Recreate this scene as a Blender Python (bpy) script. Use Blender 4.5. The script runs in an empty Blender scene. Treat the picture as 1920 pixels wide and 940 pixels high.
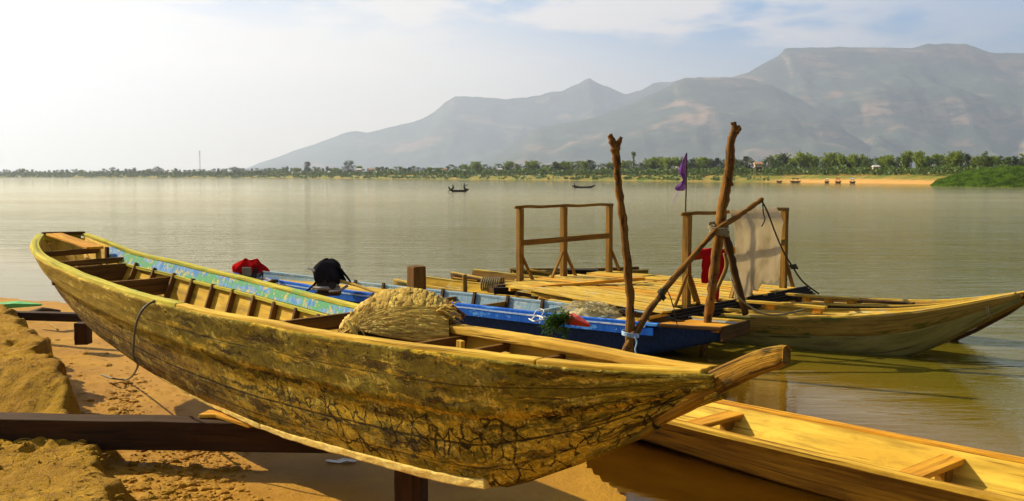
import bpy, math, random
from mathutils import Vector, noise
random.seed(7)
R = math.radians
S = bpy.context.scene
COL = S.collection

# ------------------------------------------------------------------ camera
F = 1900.0; HC = 2.05; TH = math.atan(140 / F)
cam = bpy.data.cameras.new('camera'); camo = bpy.data.objects.new('camera', cam); COL.objects.link(camo)
cam.sensor_width = 36; cam.lens = F / 1920 * 36; cam.clip_start = 0.05; cam.clip_end = 60000
camo.location = (0, 0, HC); camo.rotation_euler = (math.pi / 2 - TH, 0, 0)
S.camera = camo
FW = Vector((0, math.cos(TH), -math.sin(TH))); UP = Vector((0, math.sin(TH), math.cos(TH)))
def ray(px, py): return FW + Vector((1, 0, 0)) * ((px - 960) / F) + UP * ((470 - py) / F)
def W(px, py, z=0.0):          # surveyed point of the photograph at height z
    r = ray(px, py); return Vector((0, 0, HC)) + r * ((z - HC) / r.z)
def WY(px, py, Y):             # surveyed point at distance Y
    r = ray(px, py); return Vector((0, 0, HC)) + r * (Y / r.y)

# ------------------------------------------------------------------ light
SUN_EL = R(35); SUN_AZ = math.atan2(-.90, .42)
w = bpy.data.worlds.new("World"); S.world = w; w.use_nodes = True
S.view_settings.view_transform = 'Standard'; S.view_settings.look = 'None'
S.view_settings.exposure = 0.72; S.view_settings.gamma = 1; S.view_settings.use_curve_mapping = False
sun = bpy.data.lights.new('sun', 'SUN'); sun.energy = 5.0; sun.angle = R(.53); sun.color = (1, .86, .60)
suno = bpy.data.objects.new('sun', sun); COL.objects.link(suno)
sd = Vector((math.sin(SUN_AZ) * math.cos(SUN_EL), math.cos(SUN_AZ) * math.cos(SUN_EL), math.sin(SUN_EL)))
suno.rotation_euler = sd.to_track_quat('Z', 'Y').to_euler(); suno.location = sd * 50
S.render.engine = 'CYCLES'
S.cycles.max_bounces = 8; S.cycles.transparent_max_bounces = 12; S.cycles.volume_bounces = 1
S.cycles.use_denoising = True

class NT:
    def __init__(s, tree): s.t = tree; s.l = tree.links; tree.nodes.clear()
    def sock(s, inp, v):
        if isinstance(v, bpy.types.NodeSocket): s.l.new(v, inp)
        elif isinstance(v, bpy.types.Node): s.l.new(v.outputs[0], inp)
        else:
            if inp.type == 'RGBA' and hasattr(v, '__len__') and len(v) == 3: v = (*v, 1)
            inp.default_value = v
    def n(s, ty, props=None, **inp):
        nd = s.t.nodes.new('ShaderNode' + ty)
        for k, v in (props or {}).items(): setattr(nd, k, v)
        for k, v in inp.items():
            key = int(k[1:]) if k[0] == 'i' and k[1:].isdigit() else k.replace('_', ' ')
            s.sock(nd.inputs[key], v)
        return nd
    def math(s, op, a, b=0.0, c=None, clamp=False):
        nd = s.n('Math', dict(operation=op, use_clamp=clamp), i0=a, i1=b)
        if c is not None: s.sock(nd.inputs[2], c)
        return nd.outputs[0]
    def mix(s, f, a, b, mode='MIX'):
        nd = s.n('Mix', dict(data_type='RGBA', blend_type=mode, clamp_factor=True))
        s.sock(nd.inputs[0], f); s.sock(nd.inputs[6], a); s.sock(nd.inputs[7], b); return nd.outputs[2]
    def step(s, v, lo, hi, a=0.0, b=1.0):
        nd = s.n('MapRange', dict(interpolation_type='SMOOTHSTEP', clamp=True), Value=v, From_Min=lo, From_Max=hi, To_Min=a, To_Max=b)
        return nd.outputs[0]
    def vec(s, v, scale=(1, 1, 1), loc=(0, 0, 0), rot=(0, 0, 0)):
        return s.n('Mapping', None, Vector=v, Scale=scale, Location=loc, Rotation=rot).outputs[0]
    def noise(s, v, sc=1, det=4, rough=.55, dist=0):
        return s.n('TexNoise', None, Vector=v, Scale=sc, Detail=det, Roughness=rough, Distortion=dist).outputs[0]
    def combine(s, x, y, z): return s.n('CombineXYZ', None, X=x, Y=y, Z=z).outputs[0]

# sky
T = NT(w.node_tree)
gen = T.n('TexCoord').outputs['Generated']
sky = T.n('TexSky'); sky.sky_type = 'NISHITA'; sky.sun_disc = False
sky.sun_elevation = SUN_EL; sky.sun_rotation = SUN_AZ; sky.altitude = 50; sky.air_density = 1.0; sky.dust_density = 2.2; sky.ozone_density = 1.6
sx = T.n('SeparateXYZ', None, Vector=gen)
el = T.math('ARCSINE', sx.outputs[2]); az = T.math('ARCTAN2', sx.outputs[0], sx.outputs[1])
base = T.n('Background', None, Color=sky.outputs[0], Strength=.05)
# clouds: flat layer seen low over the horizon
cv = T.combine(T.math('MULTIPLY', az, 4.2), T.math('MULTIPLY', el, 15.0), 0.0)
n1 = T.noise(T.vec(cv, loc=(3.1, .8, 0)), 2.1, 9, .52, .1)
n2 = T.noise(T.vec(cv, loc=(7.7, 2.2, 0)), .55, 3, .5)
band = T.step(el, R(5.5), R(9.5)); band = T.math('MULTIPLY', band, T.step(el, R(14), R(10.5)))
bias = T.math('MULTIPLY_ADD', band, .20, T.math('MULTIPLY_ADD', n2, .5, -.27))
cl = T.step(T.math('ADD', n1, bias), .48, .68)
cl = T.math('MULTIPLY', cl, T.step(el, R(3.5), R(7.5), .0, 1.0)); cl = T.math('MULTIPLY', cl, T.step(az, R(27), R(10), .30, 1.0))
# milky haze veil: strong to the left (towards the sun) and near the horizon
left = T.math('MULTIPLY', T.step(az, R(22), R(-14)), T.step(az, R(-85), R(-45)))
lowh = T.step(el, R(11.5), R(0))
veil = T.math('MULTIPLY', T.step(T.math('ADD', left, T.math('MULTIPLY', lowh, .55)), .25, 1.25), T.step(el, R(15), R(8)))
veilc = T.mix(T.step(el, R(9), R(0)), (1.00, .87, .72), (1.0, .82, .62))
veilb = T.n('Background', None, Color=veilc, Strength=.92)
cloudc = T.mix(left, (1.0, .86, .76), (1, .89, .76))
cloudb = T.n('Background', None, Color=cloudc, Strength=.78)
lowc = T.mix(T.step(el, R(10.5), R(3)), (.06, .36, .78), (.60, .66, .72))
lowb = T.n('Background', None, Color=lowc, Strength=.72)
front = T.step(T.math('ABSOLUTE', az), R(75), R(42))
base = T.n('MixShader', None, i0=T.math('MULTIPLY', front, T.step(el, R(16), R(10.5), 0, .9)), i1=base, i2=lowb)
bg = T.n('MixShader', None, i0=T.math('MULTIPLY', veil, T.step(el, R(11), R(5), .42, .95)), i1=base, i2=veilb)
bg = T.n('MixShader', None, i0=T.math('MULTIPLY', cl, .8), i1=bg, i2=cloudb)
T.n('OutputWorld', None, Surface=bg)

# ------------------------------------------------------------------ mesh builder
class MB:
    def __init__(s): s.v = []; s.f = []; s.uv = []; s.m = []
    def grid(s, P, UV=None, wrap=False, mi=0):
        n, m = len(P), len(P[0]); b = len(s.v)
        for row in P: s.v.extend(Vector(p) for p in row)
        for i in range(n - 1):
            for j in range(m if wrap else m - 1):
                j2 = (j + 1) % m
                s.f.append((b + i * m + j, b + i * m + j2, b + (i + 1) * m + j2, b + (i + 1) * m + j)); s.m.append(mi)
                if UV: 
                    jj = j + 1
                    s.uv.append((UV(i, j), UV(i, jj), UV(i + 1, jj), UV(i + 1, j)))
                else: s.uv.append(((i * .1, j * .1), (i * .1, j * .1 + .1), (i * .1 + .1, j * .1 + .1), (i * .1 + .1, j * .1)))
        return b
    def face(s, idx, uv=None, mi=0):
        s.f.append(tuple(idx)); s.m.append(mi); s.uv.append(tuple(uv) if uv else tuple((s.v[i].x, s.v[i].y + s.v[i].z) for i in idx))
    def path_board(s, pts, wd, th, ups=None, jit=0.0, o=None):
        """rectangular section swept along pts; wd across, th along up"""
        pts = [Vector(p) for p in pts]; n = len(pts); ou, ov = o or (random.random() * 9, random.random() * 9)
        P = []; L = [0]
        for i in range(1, n): L.append(L[-1] + (pts[i] - pts[i - 1]).length)
        for i, p in enumerate(pts):
            d = (pts[min(i + 1, n - 1)] - pts[max(i - 1, 0)]).normalized()
            up = Vector(ups[i] if isinstance(ups, list) else (ups or (0, 0, 1)))
            sd_ = d.cross(up).normalized(); up = sd_.cross(d).normalized()
            ww = (wd[i] if hasattr(wd, '__len__') else wd) / 2; tt = (th[i] if hasattr(th, '__len__') else th) / 2
            row = []
            for a, b in ((-1, -1), (1, -1), (1, 1), (-1, 1)):
                j = Vector((random.uniform(-1, 1), random.uniform(-1, 1), random.uniform(-1, 1))) * jit
                row.append(p + sd_ * ww * a + up * tt * b + j)
            P.append(row)
        W_ = (wd[0] if hasattr(wd, '__len__') else wd); T_ = (th[0] if hasattr(th, '__len__') else th)
        vv = [0, W_, W_ + T_, 2 * W_ + T_, 2 * W_ + 2 * T_]
        b = s.grid(P, lambda i, j: (ou + L[i], ov + vv[j]), wrap=True)
        q = ((ou, ov), (ou, ov + W_), (ou + T_, ov + W_), (ou + T_, ov))
        s.face((b + 3, b + 2, b + 1, b), q); e = b + (n - 1) * 4; s.face((e, e + 1, e + 2, e + 3), q)
    def board(s, a, b, wd, th, up=(0, 0, 1), n=4, jit=0.0):
        a = Vector(a); b = Vector(b)
        s.path_board([a.lerp(b, i / n) for i in range(n + 1)], wd, th, up, jit)
    def tube(s, pts, rad, k=8, rough=0.0, fs=3.0, seed=0):
        pts = [Vector(p) for p in pts]; n = len(pts); L = [0]; P = []
        for i in range(1, n): L.append(L[-1] + (pts[i] - pts[i - 1]).length)
        ref = Vector((.31, .52, .79)); ou = random.random() * 9
        prev = None
        for i, p in enumerate(pts):
            d = (pts[min(i + 1, n - 1)] - pts[max(i - 1, 0)]).normalized()
            a = d.cross(ref if prev is None else prev).normalized() if prev is None else (prev - d * prev.dot(d)).normalized()
            prev = a; b = d.cross(a); r = rad[i] if hasattr(rad, '__len__') else rad
            row = []
            for j in range(k):
                t = 2 * math.pi * j / k; q = a * math.cos(t) + b * math.sin(t)
                rr = r * (1 + .5 * rough * noise.noise((p + q * r) * fs / max(r, .02) * .12 + Vector((seed, 0, 0))))
                row.append(p + q * rr)
            P.append(row)
        r0 = rad[0] if hasattr(rad, '__len__') else rad
        b0 = s.grid(P, lambda i, j: (ou + L[i], j / k * 6.28 * r0), wrap=True)
        s.face([b0 + j for j in reversed(range(k))]); e = b0 + (n - 1) * k; s.face([e + j for j in range(k)])
    def build(s, name, mat, parent=None, bevel=0, smooth=False, loc=None):
        me = bpy.data.meshes.new(name)
        off = Vector(parent.location) + (Vector(parent.parent.location) if parent is not None and parent.parent else Vector()) if parent is not None else Vector(loc if loc is not None else s.base())
        me.from_pydata([v - off for v in s.v], [], s.f)
        uvl = me.uv_layers.new(name='UVMap'); k = 0
        flat = []
        for q in s.uv:
            for c in q: flat.extend(c)
        uvl.data.foreach_set('uv', flat)
        mats = mat if isinstance(mat, (list, tuple)) else [mat]
        for m_ in mats: me.materials.append(m_)
        me.polygons.foreach_set('material_index', s.m)
        if smooth: me.polygons.foreach_set('use_smooth', [True] * len(s.f))
        me.update()
        o = bpy.data.objects.new(name, me); COL.objects.link(o)
        if parent is not None: o.parent = parent
        else: o.location = off
        if bevel:
            bm = o.modifiers.new('bevel', 'BEVEL'); bm.width = bevel; bm.segments = 2; bm.limit_method = 'ANGLE'; bm.angle_limit = R(50)
        return o
    def base(s):
        zs = min(v.z for v in s.v); n = len(s.v)
        return (sum(v.x for v in s.v) / n, sum(v.y for v in s.v) / n, zs)

def tag(o, label=None, cat=None, group=None, kind=None):
    if label: o['label'] = label
    if cat: o['category'] = cat
    if group: o['group'] = group
    if kind: o['kind'] = kind
    return o
def thing(name, loc, label, cat, group=None):
    o = bpy.data.objects.new(name, None); COL.objects.link(o); o.location = loc; o.empty_display_size = .2
    return tag(o, label, cat, group)
def copy_tree(o, parent=None):
    c = o.copy(); COL.objects.link(c); c.parent = parent
    for ch in list(o.children): copy_tree(ch, c)
    return c
def lerp(a, b, t): return a + (b - a) * t
def interp(x, tab, c=1):
    if x <= tab[0][0]: return tab[0][c]
    for a, b in zip(tab, tab[1:]):
        if x <= b[0]: return lerp(a[c], b[c], (x - a[0]) / (b[0] - a[0]))
    return tab[-1][c]
def smooth_interp(x, tab, c=1):
    n = len(tab)
    if x <= tab[0][0]: return tab[0][c]
    if x >= tab[-1][0]: return tab[-1][c]
    for i in range(n - 1):
        if x <= tab[i + 1][0]:
            p1, p2 = tab[i][c], tab[i + 1][c]; h = tab[i + 1][0] - tab[i][0]
            m1 = (p2 - tab[i - 1][c]) / (tab[i + 1][0] - tab[i - 1][0]) if i else (p2 - p1) / h
            m2 = (tab[i + 2][c] - p1) / (tab[i + 2][0] - tab[i][0]) if i + 2 < n else (p2 - p1) / h
            t = (x - tab[i][0]) / h
            return ((2*t**3-3*t*t+1)*p1 + (t**3-2*t*t+t)*h*m1 + (-2*t**3+3*t*t)*p2 + (t**3-t*t)*h*m2)
def fbm(x, y, z=0, o=4):
    v = 0; a = .5
    for _ in range(o): v += a * noise.noise(Vector((x, y, z))); x *= 2.03; y *= 2.03; z *= 2.03; a *= .5
    return v

# ------------------------------------------------------------------ materials
def newmat(name):
    m = bpy.data.materials.new(name); m.use_nodes = True; return m, NT(m.node_tree)
def finish(T, col, rough=.8, bump=None, bs=.5, bd=.01, spec=.25, extra=None):
    kw = dict(Base_Color=col, Roughness=rough); p = T.n('BsdfPrincipled', None, **kw)
    p.inputs['Specular IOR Level'].default_value = spec
    if bump is not None:
        b = T.n('Bump', None, Strength=bs, Distance=bd, Height=bump); T.l.new(b.outputs[0], p.inputs['Normal'])
    for k, v in (extra or {}).items(): T.sock(p.inputs[k], v)
    T.n('OutputMaterial', None, Surface=p); return p
def wood(name, c1, c2, dark, patch=None, pamt=.5, grain=26, rough=.82, bd=.006, psc=1.6, bs=.7):
    c1, c2, dark = [(a * 1.03, b, c * .55) for a, b, c in (c1, c2, dark)]
    m, T = newmat(name); uv = T.n('TexCoord').outputs['UV']
    g = T.noise(T.vec(uv, (1.6, grain, 1)), 1, 6, .62, .4)
    big = T.noise(T.vec(uv, (1.3, 5, 1), loc=(4, 2, 0)), 1, 4, .6)
    fine = T.noise(T.vec(uv, (9, grain * 5, 1)), 1, 3, .6)
    c = T.mix(T.step(big, .3, .7), c1, c2)
    c = T.mix(T.step(g, .42, .72), c, tuple(x * .62 for x in c2))
    cr = T.step(T.noise(T.vec(uv, (.9, grain * 1.7, 1), loc=(9, 5, 1)), 1, 4, .55, .6), .60, .68)
    c = T.mix(T.math('MULTIPLY', cr, .8), c, dark)
    st = T.step(T.noise(T.vec(uv, (2.2, 3.4, 1), loc=(1, 7, 0)), 1, 7, .72), .52, .66)
    c = T.mix(T.math('MULTIPLY', st, .55), c, tuple((a + b) / 2 for a, b in zip(dark, c2)))
    if patch:
        pm = T.step(T.noise(T.vec(uv, (psc, psc * 2.4, 1), loc=(3, 3, 3)), 1.5, 6, .68), .62 - .22 * pamt, .70 - .22 * pamt)
        c = T.mix(pm, c, patch)
    h = T.math('SUBTRACT', T.math('MULTIPLY_ADD', fine, .35, g), T.math('MULTIPLY', cr, 1.2))
    finish(T, c, rough, h, bs, bd); return m

M = {}
M['rail'] = wood('sunbleached_wood', (.72, .50, .10), (.60, .36, .055), (.13, .06, .008), patch=(.34, .36, .06), pamt=.12)
M['raw'] = wood('raw_wood', (.66, .43, .085), (.50, .28, .04), (.11, .05, .007))
M['orange'] = wood('orange_wood', (.74, .40, .05), (.55, .24, .022), (.16, .06, .006), psc=1)
M['inner'] = wood('inner_planking', (.70, .46, .07), (.52, .31, .04), (.16, .08, .008), patch=(.60, .52, .22), pamt=.25, grain=14)
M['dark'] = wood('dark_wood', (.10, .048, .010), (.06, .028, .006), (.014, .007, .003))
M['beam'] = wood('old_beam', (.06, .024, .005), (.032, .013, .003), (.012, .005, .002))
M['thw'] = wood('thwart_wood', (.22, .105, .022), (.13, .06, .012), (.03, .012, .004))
M['mid'] = wood('weathered_wood', (.30, .165, .032), (.19, .095, .016), (.05, .025, .006))
M['grey'] = wood('grey_wood', (.34, .235, .09), (.22, .14, .045), (.06, .04, .015), patch=(.10, .10, .012), pamt=.4)
M['deck'] = wood('deck_plank', (.72, .50, .12), (.50, .32, .06), (.12, .06, .012), patch=(.42, .34, .16), pamt=.3, psc=2.5)
M['blackwood'] = wood('tarred_wood', (.020, .012, .006), (.012, .007, .003), (.006, .005, .003))
M['stem'] = wood('bow_timber', (.46, .265, .030), (.26, .13, .013), (.04, .018, .003), patch=(.09, .055, .006), pamt=.4, psc=3.2, grain=34, bd=.02, bs=1)
M['stemlow'] = wood('mossy_stem_foot', (.30, .19, .020), (.15, .085, .010), (.03, .015, .003), patch=(.10, .085, .008), pamt=.7, psc=4, grain=20, bd=.02, bs=1)
M['mossy'] = wood('mossy_hull', (.42, .31, .06), (.26, .19, .03), (.05, .03, .006), patch=(.13, .14, .012), pamt=.75, grain=12)
M['g_hull'] = wood('dugout_side', (.50, .26, .03), (.27, .12, .014), (.05, .02, .003), grain=9, bd=.008)
M['g_in'] = wood('dugout_inside', (.74, .54, .13), (.58, .37, .07), (.20, .10, .02), patch=(.46, .28, .05), pamt=.12, psc=2.2, grain=14, bd=.003)
M['olive'] = wood('olive_hull', (.24, .22, .12), (.17, .155, .075), (.035, .03, .008), patch=(.23, .20, .08), pamt=.25, grain=7)
M['bark'] = wood('stripped_pole', (.30, .135, .022), (.15, .065, .010), (.028, .012, .003), patch=(.045, .022, .006), pamt=.45, psc=5, grain=22, bd=.012, bs=1)
M['twig'] = wood('dry_twig', (.50, .33, .10), (.38, .24, .06), (.12, .06, .01))

def plain(name, col, rough=.7, var=.25, sc=6, bd=.004, spec=.3, metallic=0):
    m, T = newmat(name); ob = T.n('TexCoord').outputs['Object']
    n_ = T.noise(ob, sc, 5, .6)
    c = T.mix(T.step(n_, .3, .7), tuple(x * (1 - var) for x in col), tuple(min(1, x * (1 + var)) for x in col))
    finish(T, c, rough, n_, .4, bd, spec, dict(Metallic=metallic)); return m
M['black'] = plain('engine_black', (.018, .017, .018), .45)
M['steel'] = plain('dull_steel', (.35, .33, .30), .35, metallic=.7)
M['greypanel'] = plain('grey_panel', (.17, .17, .12), .5)
M['rope'] = plain('rope', (.24, .19, .10), .9, sc=60)
M['darkrope'] = plain('dark_rope', (.035, .035, .02), .9, sc=60)
M['hose'] = plain('hose', (.10, .10, .07), .45)
M['plastic'] = plain('white_plastic', (.75, .74, .66), .4, .1)
M['redplastic'] = plain('red_plastic', (.60, .045, .01), .35, .15)
M['greenplastic'] = plain('green_plastic', (.10, .42, .10), .5, .3)
M['bluestring'] = plain('blue_string', (.35, .5, .7), .6)
M['roofo'] = plain('orange_roof', (.46, .25, .13), .8); M['roofw'] = plain('pale_roof', (.62, .60, .55), .6); M['wallw'] = plain('house_wall', (.40, .33, .24), .8)
M['skin'] = plain('silhouette_skin', (.03, .018, .01), .7); M['shirt'] = plain('dark_shirt', (.015, .015, .014), .9)
M['mast'] = plain('mast_paint', (.38, .34, .32), .6)
def cloth(name, c1, c2, transl=.3, sc=3, holes=False):
    m, T = newmat(name); ob = T.n('TexCoord').outputs['Object']; n_ = T.noise(ob, sc, 6, .65)
    c = T.mix(T.step(n_, .35, .68), c1, c2)
    weave = T.noise(ob, 120, 2, .5)
    b = T.n('Bump', None, Strength=.4, Distance=.003, Height=weave)
    d = T.n('BsdfDiffuse', None, Color=c); T.l.new(b.outputs[0], d.inputs['Normal'])
    t = T.n('BsdfTranslucent', None, Color=c)
    T.n('OutputMaterial', None, Surface=T.n('MixShader', None, i0=transl, i1=d, i2=t)); return m
M['canvas'] = cloth('canvas', (.78, .70, .52), (.60, .52, .34), .45, 2.2)
M['redcloth'] = cloth('red_cloth', (.50, .012, .012), (.36, .006, .01), .25)
M['blackcloth'] = cloth('black_cloth', (.022, .020, .024), (.010, .009, .011), .02)
M['purple'] = cloth('purple_cloth', (.72, .48, .86), (.34, .13, .50), .55, 12)
M['net'] = cloth('net', (.80, .74, .50), (.62, .52, .25), .3, 12)

# painted blue faces
def paint(name, c1, c2, chips, wood_, amt=.5, gx=2, gy=10):
    m, T = newmat(name); uv = T.n('TexCoord').outputs['UV']
    a = T.noise(T.vec(uv, (gx * 1.4, gy * .6, 1)), 1, 6, .7); b = T.noise(T.vec(uv, (gx * 7, gy * .7, 1), loc=(5, 1, 0)), 1.2, 6, .7); v = T.noise(T.vec(uv, (gx * 16, gy * .5, 1), loc=(2, 9, 0)), 1, 4, .6)
    c = T.mix(T.step(v, .35, .65), c1, c2)
    c = T.mix(T.step(a, .60 - .2 * amt, .66 - .2 * amt), c, chips)
    ch = T.step(b, .66 - .18 * amt, .70 - .18 * amt); c = T.mix(ch, c, wood_)
    finish(T, c, .65, T.math('MULTIPLY_ADD', ch, -.5, v), .5, .004, .12); return m
M['bluechip'] = paint('chipped_blue_paint', (.05, .20, .50), (.20, .36, .60), (.10, .34, .16), (.50, .44, .14), .66)
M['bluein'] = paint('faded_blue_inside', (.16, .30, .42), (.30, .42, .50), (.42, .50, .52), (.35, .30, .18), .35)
M['bluerail'] = paint('bright_blue_rail', (.008, .09, .50), (.015, .14, .62), (.10, .35, .85), (.55, .66, .80), .18)
M['palestripe'] = paint('pale_blue_stripe', (.30, .48, .80), (.45, .60, .85), (.65, .75, .85), (.10, .25, .7), .3)
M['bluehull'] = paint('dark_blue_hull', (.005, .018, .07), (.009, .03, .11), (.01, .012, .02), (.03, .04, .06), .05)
M['greenrail'] = wood('green_stained_rail', (.60, .50, .10), (.48, .46, .07), (.12, .10, .01), patch=(.22, .38, .08), pamt=.22)

# the weathered outside of the big boat: moss, silt, flaking skin and cracks
def hull_mat():
    m, T = newmat('weathered_hull'); uv = T.n('TexCoord').outputs['UV']; s = T.n('SeparateXYZ', None, Vector=uv)
    u, v = s.outputs[0], s.outputs[1]          # u metres along, v 0..1 bottom to rail
    wob = T.n('TexNoise', None, Vector=T.vec(uv, (2.2, 2.4, 1)), Scale=3.2, Detail=6, Roughness=.65)
    wc = T.n('VectorMath', dict(operation='MULTIPLY_ADD')); T.l.new(wob.outputs['Color'], wc.inputs[0]); wc.inputs[1].default_value = (.13, .15, 0); T.l.new(uv, wc.inputs[2])
    wuv = wc.outputs[0]
    big = T.noise(T.vec(wuv, (1.1, 3.5, 1)), 2.2, 8, .72)
    band = T.noise(T.vec(wuv, (1.5, 6.5, 1), loc=(2, 4, 0)), 1.2, 9, .76)
    vert = T.noise(T.vec(wuv, (52, 5.0, 1)), 1, 6, .74)
    mot = T.noise(T.vec(wuv, (13, 11, 1), loc=(5, 5, 0)), 1, 7, .75)
    c = T.mix(T.step(big, .36, .64), (.76, .50, .030), (.52, .32, .018))
    c = T.mix(T.math('MULTIPLY', T.step(vert, .46, .66), .75), c, (.84, .62, .07))
    # moss in the upper strake and in loose bands lower down
    up = T.step(v, .45, .75)
    moss = T.step(T.math('ADD', T.math('MULTIPLY_ADD', band, 1.0, T.math('MULTIPLY', mot, .45)), T.math('MULTIPLY', up, .09)), .68, .80)
    c = T.mix(T.math('MULTIPLY', moss, .86), c, T.mix(T.step(mot, .4, .62), (.050, .042, .004), (.20, .17, .010)))
    # brown old wood low at the stern
    brown = T.math('MULTIPLY', T.step(u, 1.4, 3.0), T.step(v, .62, .40))
    c = T.mix(T.math('MULTIPLY', brown, T.step(mot, .3, .6, .45, .9)), c, (.17, .085, .014))
    tan = T.math('MULTIPLY', T.step(u, 2.2, 4.2), T.step(v, .5, .7))
    c = T.mix(T.math('MULTIPLY', tan, .7), c, T.mix(T.step(vert, .35, .65), (.62, .41, .05), (.42, .29, .035)))
    # pale crust flecks
    pale = T.step(T.noise(T.vec(wuv, (30, 26, 1), loc=(1, 8, 0)), 1, 5, .7), .55, .64)
    lowm = T.step(v, .40, .05, .30, .9)
    c = T.mix(T.math('MULTIPLY', pale, lowm), c, (.80, .64, .20))
    dk = T.step(T.noise(T.vec(wuv, (1.5, 7.5, 1), loc=(8, 1, 0)), 1.3, 10, .74), .545, .60); dk = T.math('MULTIPLY', dk, T.math('MAXIMUM', T.step(u, 4.2, 2.0), T.step(v, .62, .5, .25, .9)))
    c = T.mix(T.math('MULTIPLY', dk, .88), c, T.mix(T.step(mot, .4, .6), (.035, .020, .004), (.15, .080, .012)))
    pl = T.math('MULTIPLY', T.step(T.noise(T.vec(wuv, (2.2, 5.5, 1), loc=(2, 6, 0)), 1.4, 9, .72), .53, .60), T.step(vert, .42, .58, .1, 1)); c = T.mix(T.math('MULTIPLY', pl, .75), c, (.88, .68, .13))
    # alligator cracks on the lower planks towards the bow
    vo = T.n('TexVoronoi', dict(feature='DISTANCE_TO_EDGE'), Vector=T.vec(wuv, (11, 6.5, 1)), Scale=1.0, Randomness=1.0).outputs[0]
    vo2 = T.n('TexVoronoi', dict(feature='DISTANCE_TO_EDGE'), Vector=T.vec(wuv, (24, 19, 1), loc=(3, 1, 0)), Scale=1.0).outputs[0]
    area = T.math('MULTIPLY', T.step(u, 2.6, 1.2), T.step(v, .66, .52))
    gate = T.step(T.noise(T.vec(uv, (2.2, 3, 1), loc=(6, 0, 0)), 1.5, 3), .44, .54)
    k1 = T.math('MULTIPLY', T.math('MULTIPLY', T.step(vo, .060, .018), area), gate)
    k2 = T.math('MULTIPLY', T.math('MULTIPLY', T.step(vo2, .10, .03), area), .22)
    cr = T.math('MAXIMUM', k1, k2)
    seam = T.math('ABSOLUTE', T.math('SUBTRACT', T.math('MULTIPLY_ADD', band, .035, v), .335)); cr = T.math('MAXIMUM', cr, T.math('MULTIPLY', T.step(seam, .011, .004), T.step(mot, .35, .5, .3, .95)))
    for v0, w0, a0 in ((.165, .008, .7), (.80, .006, .6)):
        sm_ = T.math('ABSOLUTE', T.math('SUBTRACT', T.math('MULTIPLY_ADD', band, .03, v), v0)); cr = T.math('MAXIMUM', cr, T.math('MULTIPLY', T.step(sm_, w0, w0 * .4), T.step(big, .35, .55, .1, a0)))
    # nail heads in pairs beside the seams
    for v0 in (.385, .28, .60, .93):
        du = T.math('SUBTRACT', T.math('FRACT', T.math('MULTIPLY', u, 5.6)), .5); dv = T.math('MULTIPLY', T.math('SUBTRACT', v, v0), 3.9)
        rr = T.math('SQRT', T.math('ADD', T.math('MULTIPLY', du, du), T.math('MULTIPLY', dv, dv))); cr = T.math('MAXIMUM', cr, T.math('MULTIPLY', T.step(rr, .055, .030), .7))
    c = T.mix(T.math('MULTIPLY', cr, .92), c, (.022, .012, .004))
    h = T.math('ADD', T.math('MULTIPLY', mot, .9), T.math('MULTIPLY', vert, .5))
    h = T.math('ADD', h, T.math('MULTIPLY', pale, .35)); h = T.math('MULTIPLY_ADD', dk, -.55, h); h = T.math('SUBTRACT', h, T.math('MULTIPLY', cr, 1.3))
    finish(T, c, .8, h, 1.0, .020, .12); return m
M['hull'] = hull_mat()
def strip_mat():
    m, T = newmat('crusted_strip'); uv = T.n('TexCoord').outputs['UV']
    a = T.noise(T.vec(uv, (12, 18, 1)), 1, 6, .75); b = T.noise(T.vec(uv, (2, 8, 1)), 1, 5, .6)
    c = T.mix(T.step(a, .35, .65), (.62, .40, .07), (.85, .66, .20)); c = T.mix(T.step(b, .56, .70), c, (.35, .17, .02))
    finish(T, c, .8, a, .8, .012); return m
M['strip'] = strip_mat()

# ------------------------------------------------------------------ haze volume
def haze_box():
    me = bpy.data.meshes.new('haze'); x0, x1, y0, y1, z0, z1 = -15000, 15000, -300, 12800, -6, 1150
    vs = [(x, y, z) for x in (x0, x1) for y in (y0, y1) for z in (z0, z1)]
    me.from_pydata(vs, [], [(0, 1, 3, 2), (4, 6, 7, 5), (0, 4, 5, 1), (2, 3, 7, 6), (0, 2, 6, 4), (1, 5, 7, 3)])
    o = bpy.data.objects.new('haze', me); COL.objects.link(o)
    m, T = newmat('haze_air'); v = T.n('VolumePrincipled', None, Color=(.645, .75, .99), Density=HAZE, Anisotropy=.45)
    T.n('OutputMaterial', None, Volume=v); me.materials.append(m)
    tag(o, 'pale blue haze over the river and the mountains', 'haze', kind='stuff')
HAZE = .000135
haze_box()

# ------------------------------------------------------------------ terrain of the near bank
SHORE = [(-30, 40), (-11, 19.5), (-8.6, 16.9), (-7.0, 16.2), (-5.4, 14.0), (-3.6, 12.0), (-1.0, 10.2), (.2, 8.8), (.42, 7.6), (.60, 6.7), (.95, 5.2), (1.6, 3.5), (2.4, 0), (3, -30)]
SCARP = [(-7.4, 14.2), (-6.2, 12.2), (-4.75, 10.0), (-4.12, 8.85), (-3.78, 8.35), (-3.30, 7.6), (-2.92, 7.0), (-2.42, 6.1), (-2.05, 5.4), (-1.7, 4.4), (-1.2, 2.5), (-.5, -2), (0, -30)]
def sdist(x, y, poly):
    best = 1e9; sg = 1
    for (ax, ay), (bx, by) in zip(poly, poly[1:]):
        dx, dy = bx - ax, by - ay; t = ((x - ax) * dx + (y - ay) * dy) / (dx * dx + dy * dy); t = max(0, min(1, t))
        ex, ey = x - ax - dx * t, y - ay - dy * t; d = ex * ex + ey * ey
        if d < best: best = d; sg = 1 if (dx * (y - ay) - dy * (x - ax)) > 0 else -1
    return math.sqrt(best) * sg      # >0: to the right-hand (river) side after sign flip below
def sm(a, b, x):
    t = max(0, min(1, (x - a) / (b - a))); return t * t * (3 - 2 * t)
_fr = random.Random(41)
FOOT = []
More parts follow.
